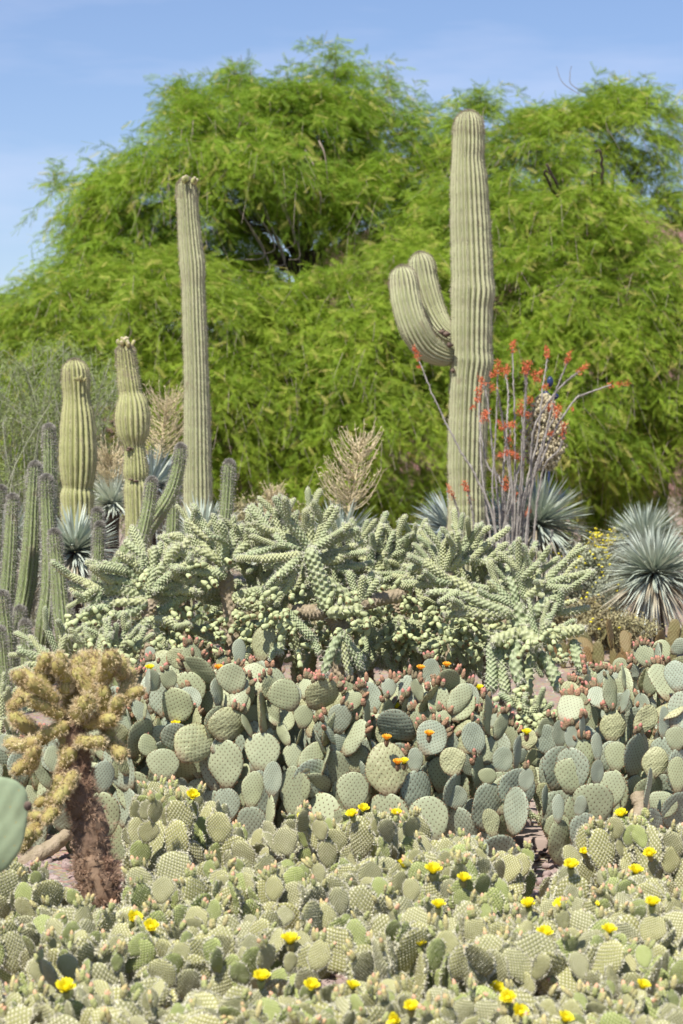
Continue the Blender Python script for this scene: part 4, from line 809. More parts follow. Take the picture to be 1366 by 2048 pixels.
for a_, b_, w_ in (((1035, 1265), (985, 1285), 28), ((1040, 1262), (1075, 1295), 30), ((985, 1290), (985, 1385), 24), ((1072, 1300), (1062, 1390), 25), ((1085, 1310), (1120, 1385), 26), ((1035, 1280), (1045, 1370), 26), ((1098, 1285), (1168, 1262), 24), ((1150, 1285), (1180, 1350), 24), ((1085, 1285), (1095, 1240), 20), ((1180, 1350), (1215, 1375), 20), ((1000, 1290), (1015, 1390), 22)):
    ch.joint(P(*a_, 11.2), P(*b_, 11.12), w_*11.2/F)
ch.hub(1080, 1285, 4, -40, 70, 50, 20, -.1, .8)
for x, y, n in ((1060, 1285, 7), (1110, 1280, 6), (1040, 1395, 14), (1080, 1405, 14), (1110, 1420, 10), (1005, 1385, 8), (965, 1290, 8), (1190, 1375, 5)): ch.fruits(x, y, n, 17, -.2)
for px, yy, d, lab, seed in ((372, 1150, 12.0, 'cholla arms bridging the left and left-centre fans', 31), (545, 1150, 12.0, 'cholla arms between the left-centre fan and the central fan', 32), (705, 1150, 12.1, 'cholla arms just right of the central fan', 33), (835, 1150, 12.0, 'cholla arms left of the tallest saguaro foot', 34), (968, 1160, 11.9, 'cholla arms between the saguaro foot and the rightmost cholla', 35)):
    ch = Cholla(px, d, lab, seed); ch.trunk([(px, 923+7736/d, 0), (px, 1430, 0), (px+6, 1320, 0), (px, 1230, 0), (px-4, yy, 0)], 24)
    ch.hub(px, yy, 8, -95, 95, 58, 21, -.05, 1.8, .7); ch.hub(px-32, yy+45, 6, -110, 30, 52, 20, -.1, 1.4, .6); ch.hub(px+32, yy+50, 6, -30, 110, 52, 20, -.1, 1.4, .6); ch.hub(px, yy+95, 6, 80, 280, 60, 21, -.15, .8, .5)
    for k in range(7): ch.fruits(px+ch.g.uniform(-60, 60), yy+60+ch.g.uniform(0, 90), 6, 16, -.3)
ch = Cholla(1060, 10.6, 'shaded lower cholla limbs hanging in the stony gap under the right cholla', 9)
ch.trunk([(1085, 1653, 0), (1075, 1560, 0), (1060, 1480, 0), (1060, 1440, 0)], 26, False)
ch.hub(1060, 1450, 6, -90, 90, 46, 22, 0, 1.6); ch.hub(1055, 1560, 4, 150, 260, 60, 24, 0, 1.0, .3); ch.hub(1040, 1600, 4, 130, 250, 56, 20, -.1, .8, .3); ch.fruits(1060, 1440, 18, 26, -.15)
for px, d, lab, seed in ((370, 12.5, 'cholla joints and fruit chains filling behind the left and left-centre chollas', 21), (600, 12.5, 'hidden cholla behind the bare brown trunk, dense with pale fruit', 22), (740, 12.6, 'hidden cholla behind the low joints right of centre', 23), (880, 12.6, 'cholla with hanging fruit directly in front of the saguaro foot', 24), (1010, 12.4, 'cholla limbs behind the rightmost chain fruit cholla', 25)):
    ch = Cholla(px, d, lab, seed); ch.trunk([(px+8, 923+7736/d, 0), (px, 1430, 0), (px-6, 1320, 0), (px+4, 1220, 0)], 26)
    ch.hub(px, 1190, 7, -95, 95, 60, 23, 0, 2.0, .7); ch.hub(px-50, 1225, 5, -100, 60, 56, 22, 0, 1.5, .6); ch.hub(px+50, 1225, 5, -60, 100, 56, 22, 0, 1.5, .6); ch.hub(px-25, 1270, 6, 120, 240, 62, 23, -.1, 1.0, .6); ch.hub(px+40, 1275, 6, 120, 240, 62, 23, -.1, 1.0, .6)
    for k in range(9): ch.fruits(px+ch.g.uniform(-80, 80), 1200+ch.g.uniform(0, 110), 6, 18, -.3)

# ------------------------------------------------------------------ golden furry cholla
def fur_mesh(name, L, r, seed, skin, fur, n, slen, width=.0011, lump=.12):
    g = np.random.default_rng(seed); m_ = 16; s = np.linspace(0, 1, m_); C = np.stack([.08*L*np.sin(s*3+seed), .05*L*np.cos(s*2+seed), s*L], -1)
    e = np.clip(np.minimum(s*L/(r*.9), (1-s)*L/(r*1.0)), 0, 1); rr = r*np.sqrt(np.clip(1-(1-e)**2, .02, 1)); rr[:5] = np.maximum(rr[:5], r*.7); rr[0] = r*.03
    V, f, uv, am, dr, T = tube(C, rr, 14); V = V+dr*g.normal(0, 1, (len(V), 1))*r*lump*.4; mb = MB(); mb.add(V, [f], 0, uv, am)
    idx = g.integers(0, len(V), n//9); pos = np.repeat(V[idx]+g.normal(0, r*.12, (len(idx), 3)), 9, 0); dd = np.repeat(dr[idx]+T[idx//14]*.35+(idx[:, None] > len(V)*.85)*T[idx//14]*.8, 9, 0)
    sv, sf = spikes(pos, dd, slen, width, .45, seed); mb.add(sv, [sf], 1); return mb.mesh(name, [skin, fur])
GJ = [(L, r, fur_mesh('gold_joint', L, r, i, M['gold_skin'], M['spine_gold'], 2300, .012)) for i, (L, r) in enumerate([(.09, .021), (.12, .022), (.07, .020), (.15, .022)])]
RJ = [(L, r, fur_mesh('rust_joint', L, r, 9+i, M['rust_skin'], M['spine_rust'], 4200, .016, .0013, .3)) for i, (L, r) in enumerate([(.16, .045), (.12, .035)])]
D = 7.9
o = root_at('golden_cholla', 205, D, 'furry golden-brown cholla with a dark shaggy trunk at the left, nearest tall cactus', 'cactus')
def fj(a, b, w_, set_, name, dz=(0, 0)):
    p, q = P(*a, D+dz[0]), P(*b, D+dz[1]); v = q-p; L = v.length; r = w_/2*D/F*(.66 if set_ is GJ else .87)
    Lm, rm, me = min(set_, key=lambda j: abs(math.log((L/r)/(j[0]/j[1])))+rng.random()*.2); k = r/rm
    link(name, me, o, Matrix.Translation(p-o.location) @ v.to_track_quat('Z', 'Y').to_matrix().to_4x4() @ Matrix.Rotation(rng.uniform(0, 6.28), 4, 'Z') @ Matrix.Diagonal((k, k, L/Lm*(1.15 if set_ is GJ else 1.), 1)))
for a, b, w_ in (((225, 1900), (215, 1800), 84), ((215, 1830), (182, 1700), 88), ((190, 1740), (160, 1600), 78), ((170, 1640), (148, 1510), 64), ((160, 1600), (150, 1490), 60), ((215, 1790), (205, 1710), 54), ((155, 1540), (140, 1440), 50), ((228, 1840), (188, 1790), 60)): fj(a, b, w_, RJ, 'trunk')
GS = [((140, 1530), (128, 1450), 48), ((150, 1500), (125, 1560), 40), ((128, 1550), (100, 1620), 40), ((145, 1540), (118, 1600), 38), ((112, 1600), (96, 1640), 36), ((120, 1590), (75, 1605), 30), ((90, 1640), (50, 1670), 34), ((85, 1660), (45, 1695), 30), ((75, 1630), (45, 1640), 30),
      ((128, 1460), (140, 1390), 46), ((150, 1440), (172, 1400), 54), ((165, 1430), (172, 1370), 50), ((150, 1480), (205, 1480), 38), ((200, 1478), (238, 1508), 40), ((140, 1450), (70, 1480), 44), ((80, 1470), (30, 1430), 42), ((75, 1480), (20, 1485), 40), ((60, 1500), (55, 1540), 38), ((60, 1530), (30, 1540), 34),
      ((125, 1430), (70, 1400), 40), ((75, 1410), (45, 1385), 36), ((120, 1400), (60, 1370), 38), ((130, 1390), (135, 1340), 40), ((90, 1390), (50, 1350), 38), ((100, 1370), (105, 1320), 40), ((140, 1370), (160, 1320), 42), ((150, 1370), (120, 1330), 38), ((165, 1390), (195, 1340), 44), ((190, 1350), (185, 1310), 42),
      ((205, 1350), (225, 1310), 42), ((210, 1370), (215, 1320), 46), ((215, 1450), (235, 1400), 38), ((235, 1410), (260, 1350), 40), ((240, 1400), (280, 1378), 34), ((210, 1440), (205, 1380), 44), ((165, 1450), (225, 1440), 38), ((60, 1380), (30, 1350), 34), ((100, 1420), (85, 1350), 38), ((60, 1540), (70, 1500), 34), ((170, 1350), (165, 1312), 36), ((240, 1360), (245, 1320), 38),
      ((130, 1350), (120, 1310), 34), ((80, 1350), (95, 1315), 34), ((45, 1395), (20, 1415), 30), ((195, 1420), (225, 1470), 34), ((185, 1395), (150, 1345), 40)]
for i, (a, b, w_) in enumerate(GS): fj(a, b, w_, GJ, 'joint', (rng.uniform(-.08, .05), rng.uniform(-.12, .09)))

# ------------------------------------------------------------------ yuccas and dry stalks
def yucca(px, py, d, Rp, label, mat='yucca', n=230, up=.25, dead=0, trunk_r=.07, stalk=None, bloom=None, seed=0, skirt=False, lw=.020, spreadmin=-.35):
    """rosette of stiff narrow leaves round a head at (px,py)"""
    g = np.random.default_rng(seed+int(px)); k = d/F; c = P(px, py, d); Rm = Rp*k
    o = empty('yucca', (c.x, c.y, 0), label, 'yucca', 'yuccas around the bed')
    top = max(c.z, .12); C = np.array([(0.02*math.sin(i), 0, top*i/6) for i in range(7)]); V, f, *_ = tube(C, np.full(7, trunk_r)*(1+.1*g.random(7)), 12); mb = MB(); mb.add(V, [f]); link('trunk', mb.mesh('trunk', [M['bark']]), o)
    def leaves(n, zlo, zhi, mats, Ls, name, sag):
        z = g.uniform(zlo, zhi, n); a = g.uniform(0, 2*PI, n); h = np.sqrt(1-z*z); dr = np.stack([h*np.cos(a), h*np.sin(a), z], -1)
        L = Rm*g.uniform(*Ls, n); side = unit(np.cross(dr, np.array([0, 0, 1.])+g.normal(0, .25, (n, 3)))); nrm = np.cross(side, dr); b = dr*trunk_r*.5+np.array([0, 0, c.z]); W = lw*g.uniform(.8, 1.2, n)[:, None]
        rows = []; sg1 = g.uniform(.5, 1.5, n)*np.where(g.random(n) < .14, 5., 1.)
        for u, ww in ((0, .5), (.25, 1.), (.65, .75), (1., .02)):
            p = b+dr*(L[:, None]*u)+np.array([0, 0, -1.])*(sag*L*u*u*sg1)[:, None]
            rows += [p-side*W/2*ww+nrm*W*.15*ww, p, p+side*W/2*ww+nrm*W*.15*ww]
        V = np.stack(rows, 1).reshape(-1, 3); base = np.arange(n)[:, None]*12
        q = np.array([(3*i+j, 3*i+j+1, 3*i+j+4, 3*i+j+3) for i in range(3) for j in range(2)]); f = (base[:, :, None]+q[None]).reshape(-1, 4)
        fm = g.random(n) < .3; ff = np.repeat(fm, 6)
        me = mkmesh(name, V, [(f[~ff], 0), (f[ff], 1)], mats, None, None, False); link(name, me, o)
    n = int(n*1.5); leaves(n, spreadmin, .99, [M[mat], M['yucca_pale']], (.8, 1.08), 'foliage', .08)
    if skirt: leaves(int(n*.55), -.98, -.25, [M['yucca_dead'], M['yucca_pale']], (.8, 1.25), 'dead_leaves', .12)
    if stalk:   # dry brush of twigs: (px, py_top, width px)
        sx, sy, sw = stalk; mb = MB(); q = P(sx, sy, d)-o.location; s0 = np.array([0, 0, c.z]); C = smoothpath([s0, (s0+np.array(q))/2+[.02, 0, .02], np.array(q)], 14)
        V, f, *_ = tube(C, np.linspace(.014, .004, 14), 6); mb.add(V, [f])
        for i in range(130):
            t_ = g.uniform(.30, .98); p = C[0]*(1-t_)+C[-1]*t_; a = g.uniform(0, 2*PI); l = sw*k*g.uniform(.5, 1.)*(1.25-t_*.6); e = p+np.array([math.cos(a)*l*.85, math.sin(a)*l*.6, l*g.uniform(.5, 1.1)])
            m2 = (p+e)/2+np.array([math.cos(a)*l*.12, math.sin(a)*l*.12, -l*.06]); cc = smoothpath([p, m2, e], 6); V, f, *_ = tube(cc, np.linspace(.0036, .0016, 6), 4); mb.add(V, [f])
            nb = 10; ii_ = g.integers(1, 6, nb); sv, sf = spikes(cc[ii_]+g.normal(0, .004, (nb, 3)), unit(e-p)+g.normal(0, .8, (nb, 3)), .03, .006, .5, i); mb.add(sv, [sf])
        link('flower_stalk', mb.mesh('flower_stalk', [M['straw']]), o)
    if bloom:
        bx, by, bw, bh = bloom; mb = MB(); q = np.array(P(bx, by+bh/2, d)-o.location); s0 = np.array([0, 0, c.z]); e = np.array(P(bx, by-bh/2, d)-o.location)
        V, f, *_ = tube(smoothpath([s0, q, e], 16), np.linspace(.022, .006, 16), 8); mb.add(V, [f]); link('flower_stalk', mb.mesh('flower_stalk', [M['bark']]), o); mb = MB()
        for i in range(1500):
            u = g.random(); a = g.uniform(0, 2*PI); rr = bw/2*1.4*k*math.sin(PI*min(1, .12+u*.85))**.7*g.uniform(.35, 1.); p = q*(1-u)+e*u+np.array([rr*math.cos(a), rr*math.sin(a), 0])
            V, f = bumpsphere((0, 0, 0), .014*g.uniform(.6, 1.1), 1.4, 6, 4); mb.add(V+p, [f])
        link('bloom', mb.mesh('bloom', [M['cream']]), o)
    return o
yucca(150, 1105, 17.6, 100, 'spiky blue-green yucca behind the columnar cacti at left, dark dead leaves below its head', n=260, skirt=True, lw=.022)
yucca(14, 1090, 18.6, 105, 'pale spiky yucca at the left edge behind the columnar cacti', n=220)
yucca(305, 975, 21.5, 96, 'blue-grey yucca with a tall straw flower stalk, between the bulging and the slender saguaro', 'yucca_blue', 200, stalk=(335, 800, 88), skirt=True)
yucca(225, 1010, 21.0, 80, 'yucca with a bent dry brush of stalks left of the bulging saguaro', 'yucca_pale', 160, stalk=(222, 910, 80))
yucca(405, 1085, 18.5, 98, 'spiky blue-green yucca at the foot of the slender saguaro', n=230)
yucca(560, 1110, 20.5, 80, 'yucca with short dry flower stalks behind the central cholla', 'yucca_pale', 170, stalk=(545, 985, 44))
yucca(680, 1095, 18.3, 108, 'spiky yucca with a wide straw flower stalk behind the central cholla', n=260, stalk=(722, 885, 88), skirt=True)
yucca(905, 1065, 22.4, 96, 'dark blue spiky yucca left of the tallest saguaro', 'yucca_blue', 240, lw=.026, skirt=True)
yucca(1075, 1050, 21.8, 116, 'large spiky yucca behind the ocotillo carrying a cream flower spike', n=280, bloom=(1088, 865, 66, 150), lw=.026, skirt=True)
yucca(1010, 1075, 22.4, 100, 'dark blue yucca between the tallest saguaro and the ocotillo foot', 'yucca_blue', 230, lw=.03)
yucca(1308, 1148, 19.6, 108, 'round-headed silvery yucca at the right with a skirt of dead white leaves', n=520, skirt=True, lw=.015, spreadmin=-.25)
yucca(1290, 1085, 21.2, 92, 'silvery yucca peeking from behind the round-headed one at the right', n=420, lw=.015)

# ------------------------------------------------------------------ ocotillo
D = 19.6
o = root_at('ocotillo', 1025, D, 'leafless ocotillo with thin grey thorny stems and red-orange flower tips', 'ocotillo')
ST = [[(1025, 1240), (1028, 1100), (1030, 900), (1028, 800), (1025, 700)], [(1010, 1240), (1000, 1050), (985, 900), (975, 800), (965, 770)], [(1030, 1240), (1040, 1050), (1048, 900), (1050, 800), (1056, 740)],
      [(1030, 1240), (1060, 1000), (1085, 900), (1110, 790), (1135, 722)], [(1035, 1240), (1050, 1000), (1075, 880), (1085, 780), (1095, 712)], [(1020, 1240), (1045, 1010), (1080, 930), (1110, 860), (1150, 800), (1170, 788), (1222, 770)],
      [(1030, 1240), (1060, 1000), (1065, 870), (1100, 800), (1130, 765), (1160, 742)], [(1000, 1240), (990, 1060), (950, 950), (920, 900), (870, 800), (835, 712)], [(1005, 1240), (995, 1100), (985, 980), (992, 860), (996, 740)],
      [(1012, 1240), (1005, 1000), (1012, 880), (1016, 800), (1012, 748)], [(1015, 1240), (1010, 1060), (1000, 960), (975, 930), (960, 850), (957, 790)], [(1030, 1240), (1035, 1050), (1042, 960), (1045, 870), (1052, 800), (1050, 745)],
      [(1065, 1240), (1068, 1100), (1075, 1000), (1090, 930), (1118, 900), (1128, 865)], [(1020, 1240), (1030, 1090), (1060, 970), (1075, 920), (1090, 870), (1112, 830)], [(1000, 1240), (985, 1120), (972, 1010), (962, 920), (962, 850), (970, 830)],
      [(1010, 1240), (1015, 1060), (1030, 960), (1048, 900), (1042, 820)], [(1000, 1240), (1005, 1090), (1020, 970), (1012, 900), (1020, 860), (1010, 850)], [(1020, 1240), (1030, 1100), (1045, 1060), (1055, 1030)], [(925, 1240), (925, 1100), (918, 1030), (905, 990)],
      [(950, 1240), (950, 1100), (944, 1020), (935, 980)], [(1035, 1240), (1020, 1100), (1010, 1010), (1012, 975)], [(1030, 1240), (1040, 1120), (1030, 1040), (1028, 1000)], [(1008, 1240), (1002, 1130), (1010, 1060), (1040, 930), (1038, 915)],
      [(1080, 1300), (1090, 1180), (1104, 1060)], [(1090, 1300), (1112, 1180), (1128, 1105)], [(1015, 1240), (1025, 1000), (1008, 860), (1000, 810), (995, 780)]]
for i, pts in enumerate(ST):
    g = np.random.default_rng(i); dz = np.interp(np.linspace(0, 1, len(pts)), [0, 1], [0, g.uniform(-.45, .45)])
    q = [P(x, y, D+dz[j]) for j, (x, y) in enumerate(pts)]; q[0].z = 0 if i not in (23, 24) else q[0].z
    C = smoothpath([tuple(v-o.location) for v in q], 60); n = len(C); C[:, :2] += g.normal(0, .0025, (n, 2)); V, f, uv, am, dr, T = tube(C, np.linspace(.011, .0055, n), 7)
    mb = MB(); mb.add(V, [f]); idx = g.integers(0, len(V), 420); sv, sf = spikes(V[idx], dr[idx], .018, .003, .3, i); mb.add(sv, [sf]); link('stem', mb.mesh('stem', [M['oco']]), o)
    if i < 23:
        mb = MB(); tip = C[-1]; tv = unit(C[-1]-C[-3]); L = .10 if i != 5 else .20; nn = 90
        if i in (5,): tv = unit(np.array([1, 0, .12]))
        u = g.random(nn); pos = tip+tv*(u[:, None]-.25)*L+g.normal(0, .012, (nn, 3)); d_ = tv*.7+g.normal(0, .7, (nn, 3)); sv, sf = spikes(pos, d_, .028, .008, .3, i); mb.add(sv, [sf])
        link('flower', mb.mesh('flower', [M['oco_red']]), o)
for i, (px, py, s) in enumerate([(985, 775, 1.), (990, 745, .8), (1070, 750, 1.), (1092, 775, .9), (1098, 815, 1.1), (1112, 815, .8), (1058, 800, 1.1), (1055, 830, .9), (1040, 825, .9), (970, 835, 1.2), (1005, 855, 1.), (1025, 850, 1.), (1018, 880, 1.), (1015, 905, 1.1), (1000, 912, .8), (955, 800, .8), (945, 815, .6), (1145, 817, .5), (1100, 868, .7), (838, 735, .5), (940, 1000, .5), (1003, 740, .8), (985, 720 + 30, .7), (1080, 745, .9), (1075, 760, .9)]):
    g = np.random.default_rng(60+i); mb = MB(); c = np.array(P(px, py, D+g.uniform(-.35, .1))-o.location); nn = int(60*s); sv, sf = spikes(c+g.normal(0, .017*s, (nn, 3)), g.normal(0, 1, (nn, 3))+[0, 0, .4], .026, .008, .3, i); mb.add(sv, [sf]); link('flower', mb.mesh('flower', [M['oco_red']]), o)

# ------------------------------------------------------------------ shrubs
def shrub(name, px, py, d, rx, rz, n, label, cat, leafm, leaf=.02, twigs=60, flowers=0, fl_at=None, seed=0, group=None):
    g = np.random.default_rng(seed); k = d/F; c = P(px, py, d); o = empty(name, (c.x, c.y, 0), label, cat, group); RX, RZ = rx*k, rz*k; mb = MB(); tips = []
    for i in range(twigs):
        a = g.uniform(0, 2*PI); rr = math.sqrt(g.random())*RX; e = np.array([rr*math.cos(a), rr*.8*math.sin(a), max(.1, c.z+RZ*math.sqrt(max(0, 1-(rr/RX)**2))*g.uniform(.3, 1.))]); C = smoothpath([(0, 0, 0), e*[.35, .35, .6], e], 8); V, f, *_ = tube(C, np.linspace(.008, .002, 8), 4); mb.add(V, [f]); tips.append(C)
    link('branch', mb.mesh('branch', [M['wisp']]), o); cs = np.array(tips); ti = g.integers(0, twigs, n); si = g.integers(3, 8, n); pos = cs[ti, si]+g.normal(0, RX*.10, (n, 3)); pos[:, 2] = np.abs(pos[:, 2])
    d_ = g.normal(0, 1, (n, 3)); s_ = unit(np.cross(d_, g.normal(0, 1, (n, 3)))); d_ = unit(d_); L = leaf*g.uniform(.6, 1.3, (n, 1)); V = np.stack([pos, pos+d_*L*.5+s_*L*.35, pos+d_*L, pos+d_*L*.5-s_*L*.35], 1).reshape(-1, 3)
    link('foliage', mkmesh('foliage', V, [(np.arange(4*n).reshape(n, 4), 0)], [M[leafm]], None, None, False), o)
    if flowers:
        mb = MB()
        for _ in range(flowers):
            t_ = tips[g.integers(0, twigs)][-1]+g.normal(0, RX*.08, 3)+[0, 0, .02]; V, f = bumpsphere(t_, .013, .6, 6, 4); mb.add(V, [f])
        link('flower', tag(mb.mesh('flower', [M['petal']]), None) if False else mb.mesh('flower', [M['petal']]), o)['kind'] = 'stuff'
shrub('brittlebush', 1165, 1150, 21.5, 75, 60, 9000, 'grey-leaved brittlebush with yellow flowers between the ocotillo and the round yucca', 'shrub', 'grey_leaf', .03, 90, 90, seed=1, group='shrubs')
shrub('brittlebush', 1215, 1105, 22.8, 50, 45, 3500, 'darker shrub full of yellow flowers behind the grey brittlebush', 'shrub', 'dry_leaf', .025, 60, 160, seed=2, group='shrubs')
shrub('dry_shrub', 1150, 1240, 20.0, 80, 50, 9000, 'tan dry low shrub behind the right cholla tips', 'shrub', 'dry_leaf', .025, 90, 14, seed=3, group='shrubs')
shrub('dry_shrub', 1225, 1200, 20.8, 55, 50, 5000, 'pale grey low shrub against the left side of the round yucca', 'shrub', 'grey_leaf', .022, 60, 20, seed=4, group='shrubs')
shrub('dry_shrub', 530, 1040, 23.5, 90, 50, 7000, 'olive-grey low shrub behind the columnar stem right of the slender saguaro', 'shrub', 'dry_leaf', .03, 90, 0, seed=5, group='shrubs')
shrub('dry_shrub', 520, 1250, 15.6, 110, 50, 9000, 'olive dry shrub seen through the gaps of the left-centre chollas', 'shrub', 'dry_leaf', .02, 90, 0, seed=6, group='shrubs')
shrub('dry_shrub', 720, 1240, 16.0, 120, 50, 9000, 'grey-green shrub low behind the central cholla trunk', 'shrub', 'grey_leaf', .02, 90, 0, seed=7, group='shrubs')
shrub('dry_shrub', 930, 1230, 15.4, 110, 50, 9000, 'low shrub at the foot of the tallest saguaro', 'shrub', 'dry_leaf', .02, 90, 0, seed=8, group='shrubs')
shrub('dry_shrub', 1235, 1262, 19.0, 80, 34, 9000, 'straw-tan low shrub behind the olive prickly pears, left of the round yucca foot', 'shrub', 'dry_leaf', .022, 90, 8, seed=9, group='shrubs')
# wispy grey shrub at left
g = np.random.default_rng(11); D = 23.5; p = P(70, 0, D); o = empty('wispy_shrub', (p.x, p.y, 0), 'wispy grey-green leafless shrub behind the stocky saguaro at left', 'shrub'); mb = MB(); lf = []
for i in range(230):
    ex, ey = g.uniform(-60, 235), g.uniform(700, 1050); e = np.array(P(ex, ey, D+g.uniform(-.5, .5))-o.location); b = np.array([g.uniform(-.15, .15), g.uniform(-.1, .1), 0]); mid = (b+e)/2+g.normal(0, .25, 3)+[0, 0, .15]
    C = smoothpath([b, mid, e, e+[g.normal(0, .12), 0, g.uniform(-.15, .05)]], 14); V, f, *_ = tube(C, np.linspace(.006, .0018, 14), 4); mb.add(V, [f]); lf.append(C[6:])
link('branch', mb.mesh('branch', [M['wisp']]), o)
cs = np.concatenate(lf); n = 22000; pos = cs[g.integers(0, len(cs), n)]+g.normal(0, .05, (n, 3)); sv, sf = spikes(pos, g.normal(0, 1, (n, 3))+[0, 0, .6], .07, .006, .3, 3); mb = MB(); mb.add(sv, [sf]); M['wleaf'] = simple('wispy_leaf', (.25, .30, .12), (.20, .25, .09), 3); link('foliage', mb.mesh('foliage', [M['wleaf']], False), o)
# dark blue ornament
o = root_at('garden_ornament', 1098, 23.0, 'dark blue knobbed garden ornament on a thin stake, behind the ocotillo flowers', 'ornament')
for nm, pts in (('stake', [(1096, 1259, 1, .012), (1096, 800, 1, .012)]),):
    mb = MB(); V, f, *_ = tube(np.array([(0, 0, 0), (0, 0, 1.), (0, 0, 2.25)]), [.012]*3, 8); mb.add(V, [f]); link(nm, mb.mesh(nm, [M['glassy']]), o)
for (dx, dz, r_, st) in ((.01, 2.36, .032, 1.6), (-.03, 2.24, .03, 1.2), (.06, 2.22, .034, .9), (0, 2.12, .03, 1.5)):
    mb = MB(); V, f = bumpsphere((dx, 0, dz), r_, st, 12, 9); mb.add(V, [f]); link('knob', mb.mesh('knob', [M['glassy']]), o)

# ------------------------------------------------------------------ trees
def frond_template():
    V = []; f = []; n = 8
    for i in range(n):
        x = (i+.6)/n
        for sgn in (-1, 1):
            L = .30*(1-.5*abs(x-.45)); a = R(52); b = len(V); V += [(x-.028, sgn*.005, 0), (x+.028, sgn*.005, 0), (x+L*math.cos(a), sgn*L*math.sin(a), -.05)]; f.append((b, b+1, b+2))
    return np.array(V), np.array(f)
FV, FF = frond_template()
def tree(name, label, d0, base_px, blobs, limbs, seed, fl=.155, bright=0, dens=1.45, bare=None, cat='tree'):
    """blobs: (px, py, depth, rx px, rz px, twigs); limbs: lists of (px,py,depth,r)"""
    g = np.random.default_rng(seed); o = root_at(name, base_px, d0, label, cat, 'feathery green trees behind the cacti'); loc = np.array(o.location)
    mb = MB()
    for L in limbs:
        q = np.array([(*P(a, b, c), r_) for a, b, c, r_ in L]); q[:, :3] -= loc
        C = smoothpath(q, len(L)*8); C[1:, :3] += g.normal(0, .025, (len(C)-1, 3))*np.minimum(1, C[1:, 3:4]*20); V, f, *_ = tube(C[:, :3], np.maximum(C[:, 3], .006), 9); mb.add(V, [f])
    link('trunk', mb.mesh('trunk', [M['bark']]), o)
    A = []; X = []; Z = []; S = []; tw = MB()
    for (bx, by, bd, rx, rz, nt_) in blobs:
        c = np.array(P(bx, by, bd))-loc; k = bd/F*.93; rr = np.array([rx*k, min(rx, rz*1.3)*k*1.0, rz*k]); nt_ = int(nt_*dens)
        # lumps: sub-centres on the shell so that the crown breaks into boughs
        nl = max(6, nt_//22); ld = unit(g.normal(0, 1, (nl, 3))+[0, -.35, .25]); li = g.integers(0, nl, nt_)
        dirs = unit(ld[li]+g.normal(0, .16, (nt_, 3))); rad = .60+.40*g.random(nt_)**.6; rad *= (1+np.clip(.17*g.normal(0, 1, nl), -.4, .28))[li]
        p0 = c+dirs*rr*rad[:, None]; p0[:, 2] = np.maximum(p0[:, 2], .15)
        d_ = unit(dirs*[1, 1, .6]+g.normal(0, .35, (nt_, 3))+[0, 0, .1]); L = g.uniform(.35, .8, nt_)
        side = unit(np.cross(d_, [0, 0, 1.])); K = 13
        for j in range(K):
            u = (j+.5)/K; pj = p0+d_*(L*u)[:, None]+np.array([0, 0, -1])*(L*u*u*.5)[:, None]
            td = unit(d_+np.array([0, 0, -1.0])*u); sg_ = 1 if j % 2 else -1
            fx = unit(td*.7+side*sg_*.7+np.array([0, 0, -.35])+g.normal(0, .42, (nt_, 3))); A.append(pj); X.append(fx); Z.append(unit(np.cross(fx, g.normal(0, 1, (nt_, 3))+td))); S.append(fl*g.uniform(.6, 1.15, nt_))
        sel = g.random(nt_) < .35; pm = p0[sel]; dm = d_[sel]; Lm = L[sel]
        sw = side[sel]*.005; q1 = pm+dm*Lm[:, None]*.5-np.array([0, 0, .19])*Lm[:, None]; q2 = pm+dm*Lm[:, None]-np.array([0, 0, .75])*Lm[:, None]; V = np.stack([pm-sw, pm+sw, q1-sw*.7, q1+sw*.7, q2-sw*.3, q2+sw*.3], 1).reshape(-1, 3); n_ = len(pm)
        b_ = np.arange(n_)[:, None]*6; tw.add(V, [np.concatenate([b_+[0, 1, 3, 2], b_+[2, 3, 5, 4]])])
    A = np.concatenate(A); X = np.concatenate(X); Z = np.concatenate(Z); S = np.concatenate(S); Y = np.cross(Z, X); n = len(A)
    T_ = FV[None]*S[:, None, None]; V = (A[:, None]+X[:, None]*T_[..., :1]+Y[:, None]*T_[..., 1:2]+Z[:, None]*T_[..., 2:3]).reshape(-1, 3); f = (np.arange(n)[:, None, None]*len(FV)+FF[None]); fr = g.random(n)
    yl = (fr < .075); br = (fr >= .075) & (fr < .075+.25+bright*.4); gn = ~(yl | br)
    crown = link('crown', mkmesh('crown', V, [(f[gn].reshape(-1, 3), 0), (f[br].reshape(-1, 3), 1), (f[yl].reshape(-1, 3), 2)], [M['leaf'], M['leaf_b'], M['leaf_y']], None, None, False), o)
    if bare:
        for b in bare:
            q = np.array([(*P(a, bb, c), r_) for a, bb, c, r_ in b]); q[:, :3] -= loc; C = smoothpath(q, len(b)*6); V, f, *_ = tube(C[:, :3], C[:, 3], 5); tw.add(V, [f])
    link('twigs', tw.mesh('twigs', [M['twig']], False), o)
    return o
def rand_limbs(cx, cy, d, n, seed, spread=230, up=120, r=.05, y0=None):
    g = random.Random(seed); out = []
    for i in range(n):
        a = g.uniform(-1.3, 1.3); L = g.uniform(.5, 1.); ex, ey = cx+math.sin(a)*spread*L, cy-math.cos(a)*up*L*1.2; dz = g.uniform(-1.2, 1.2)
        out.append([(cx, cy, d, r), (cx+(ex-cx)*.35, cy+(ey-cy)*.5-10, d+dz*.4, r*.7), (ex, ey, d+dz, r*.3), (ex+g.uniform(-30, 30), ey+g.uniform(-10, 40), d+dz, .008)])
    return out
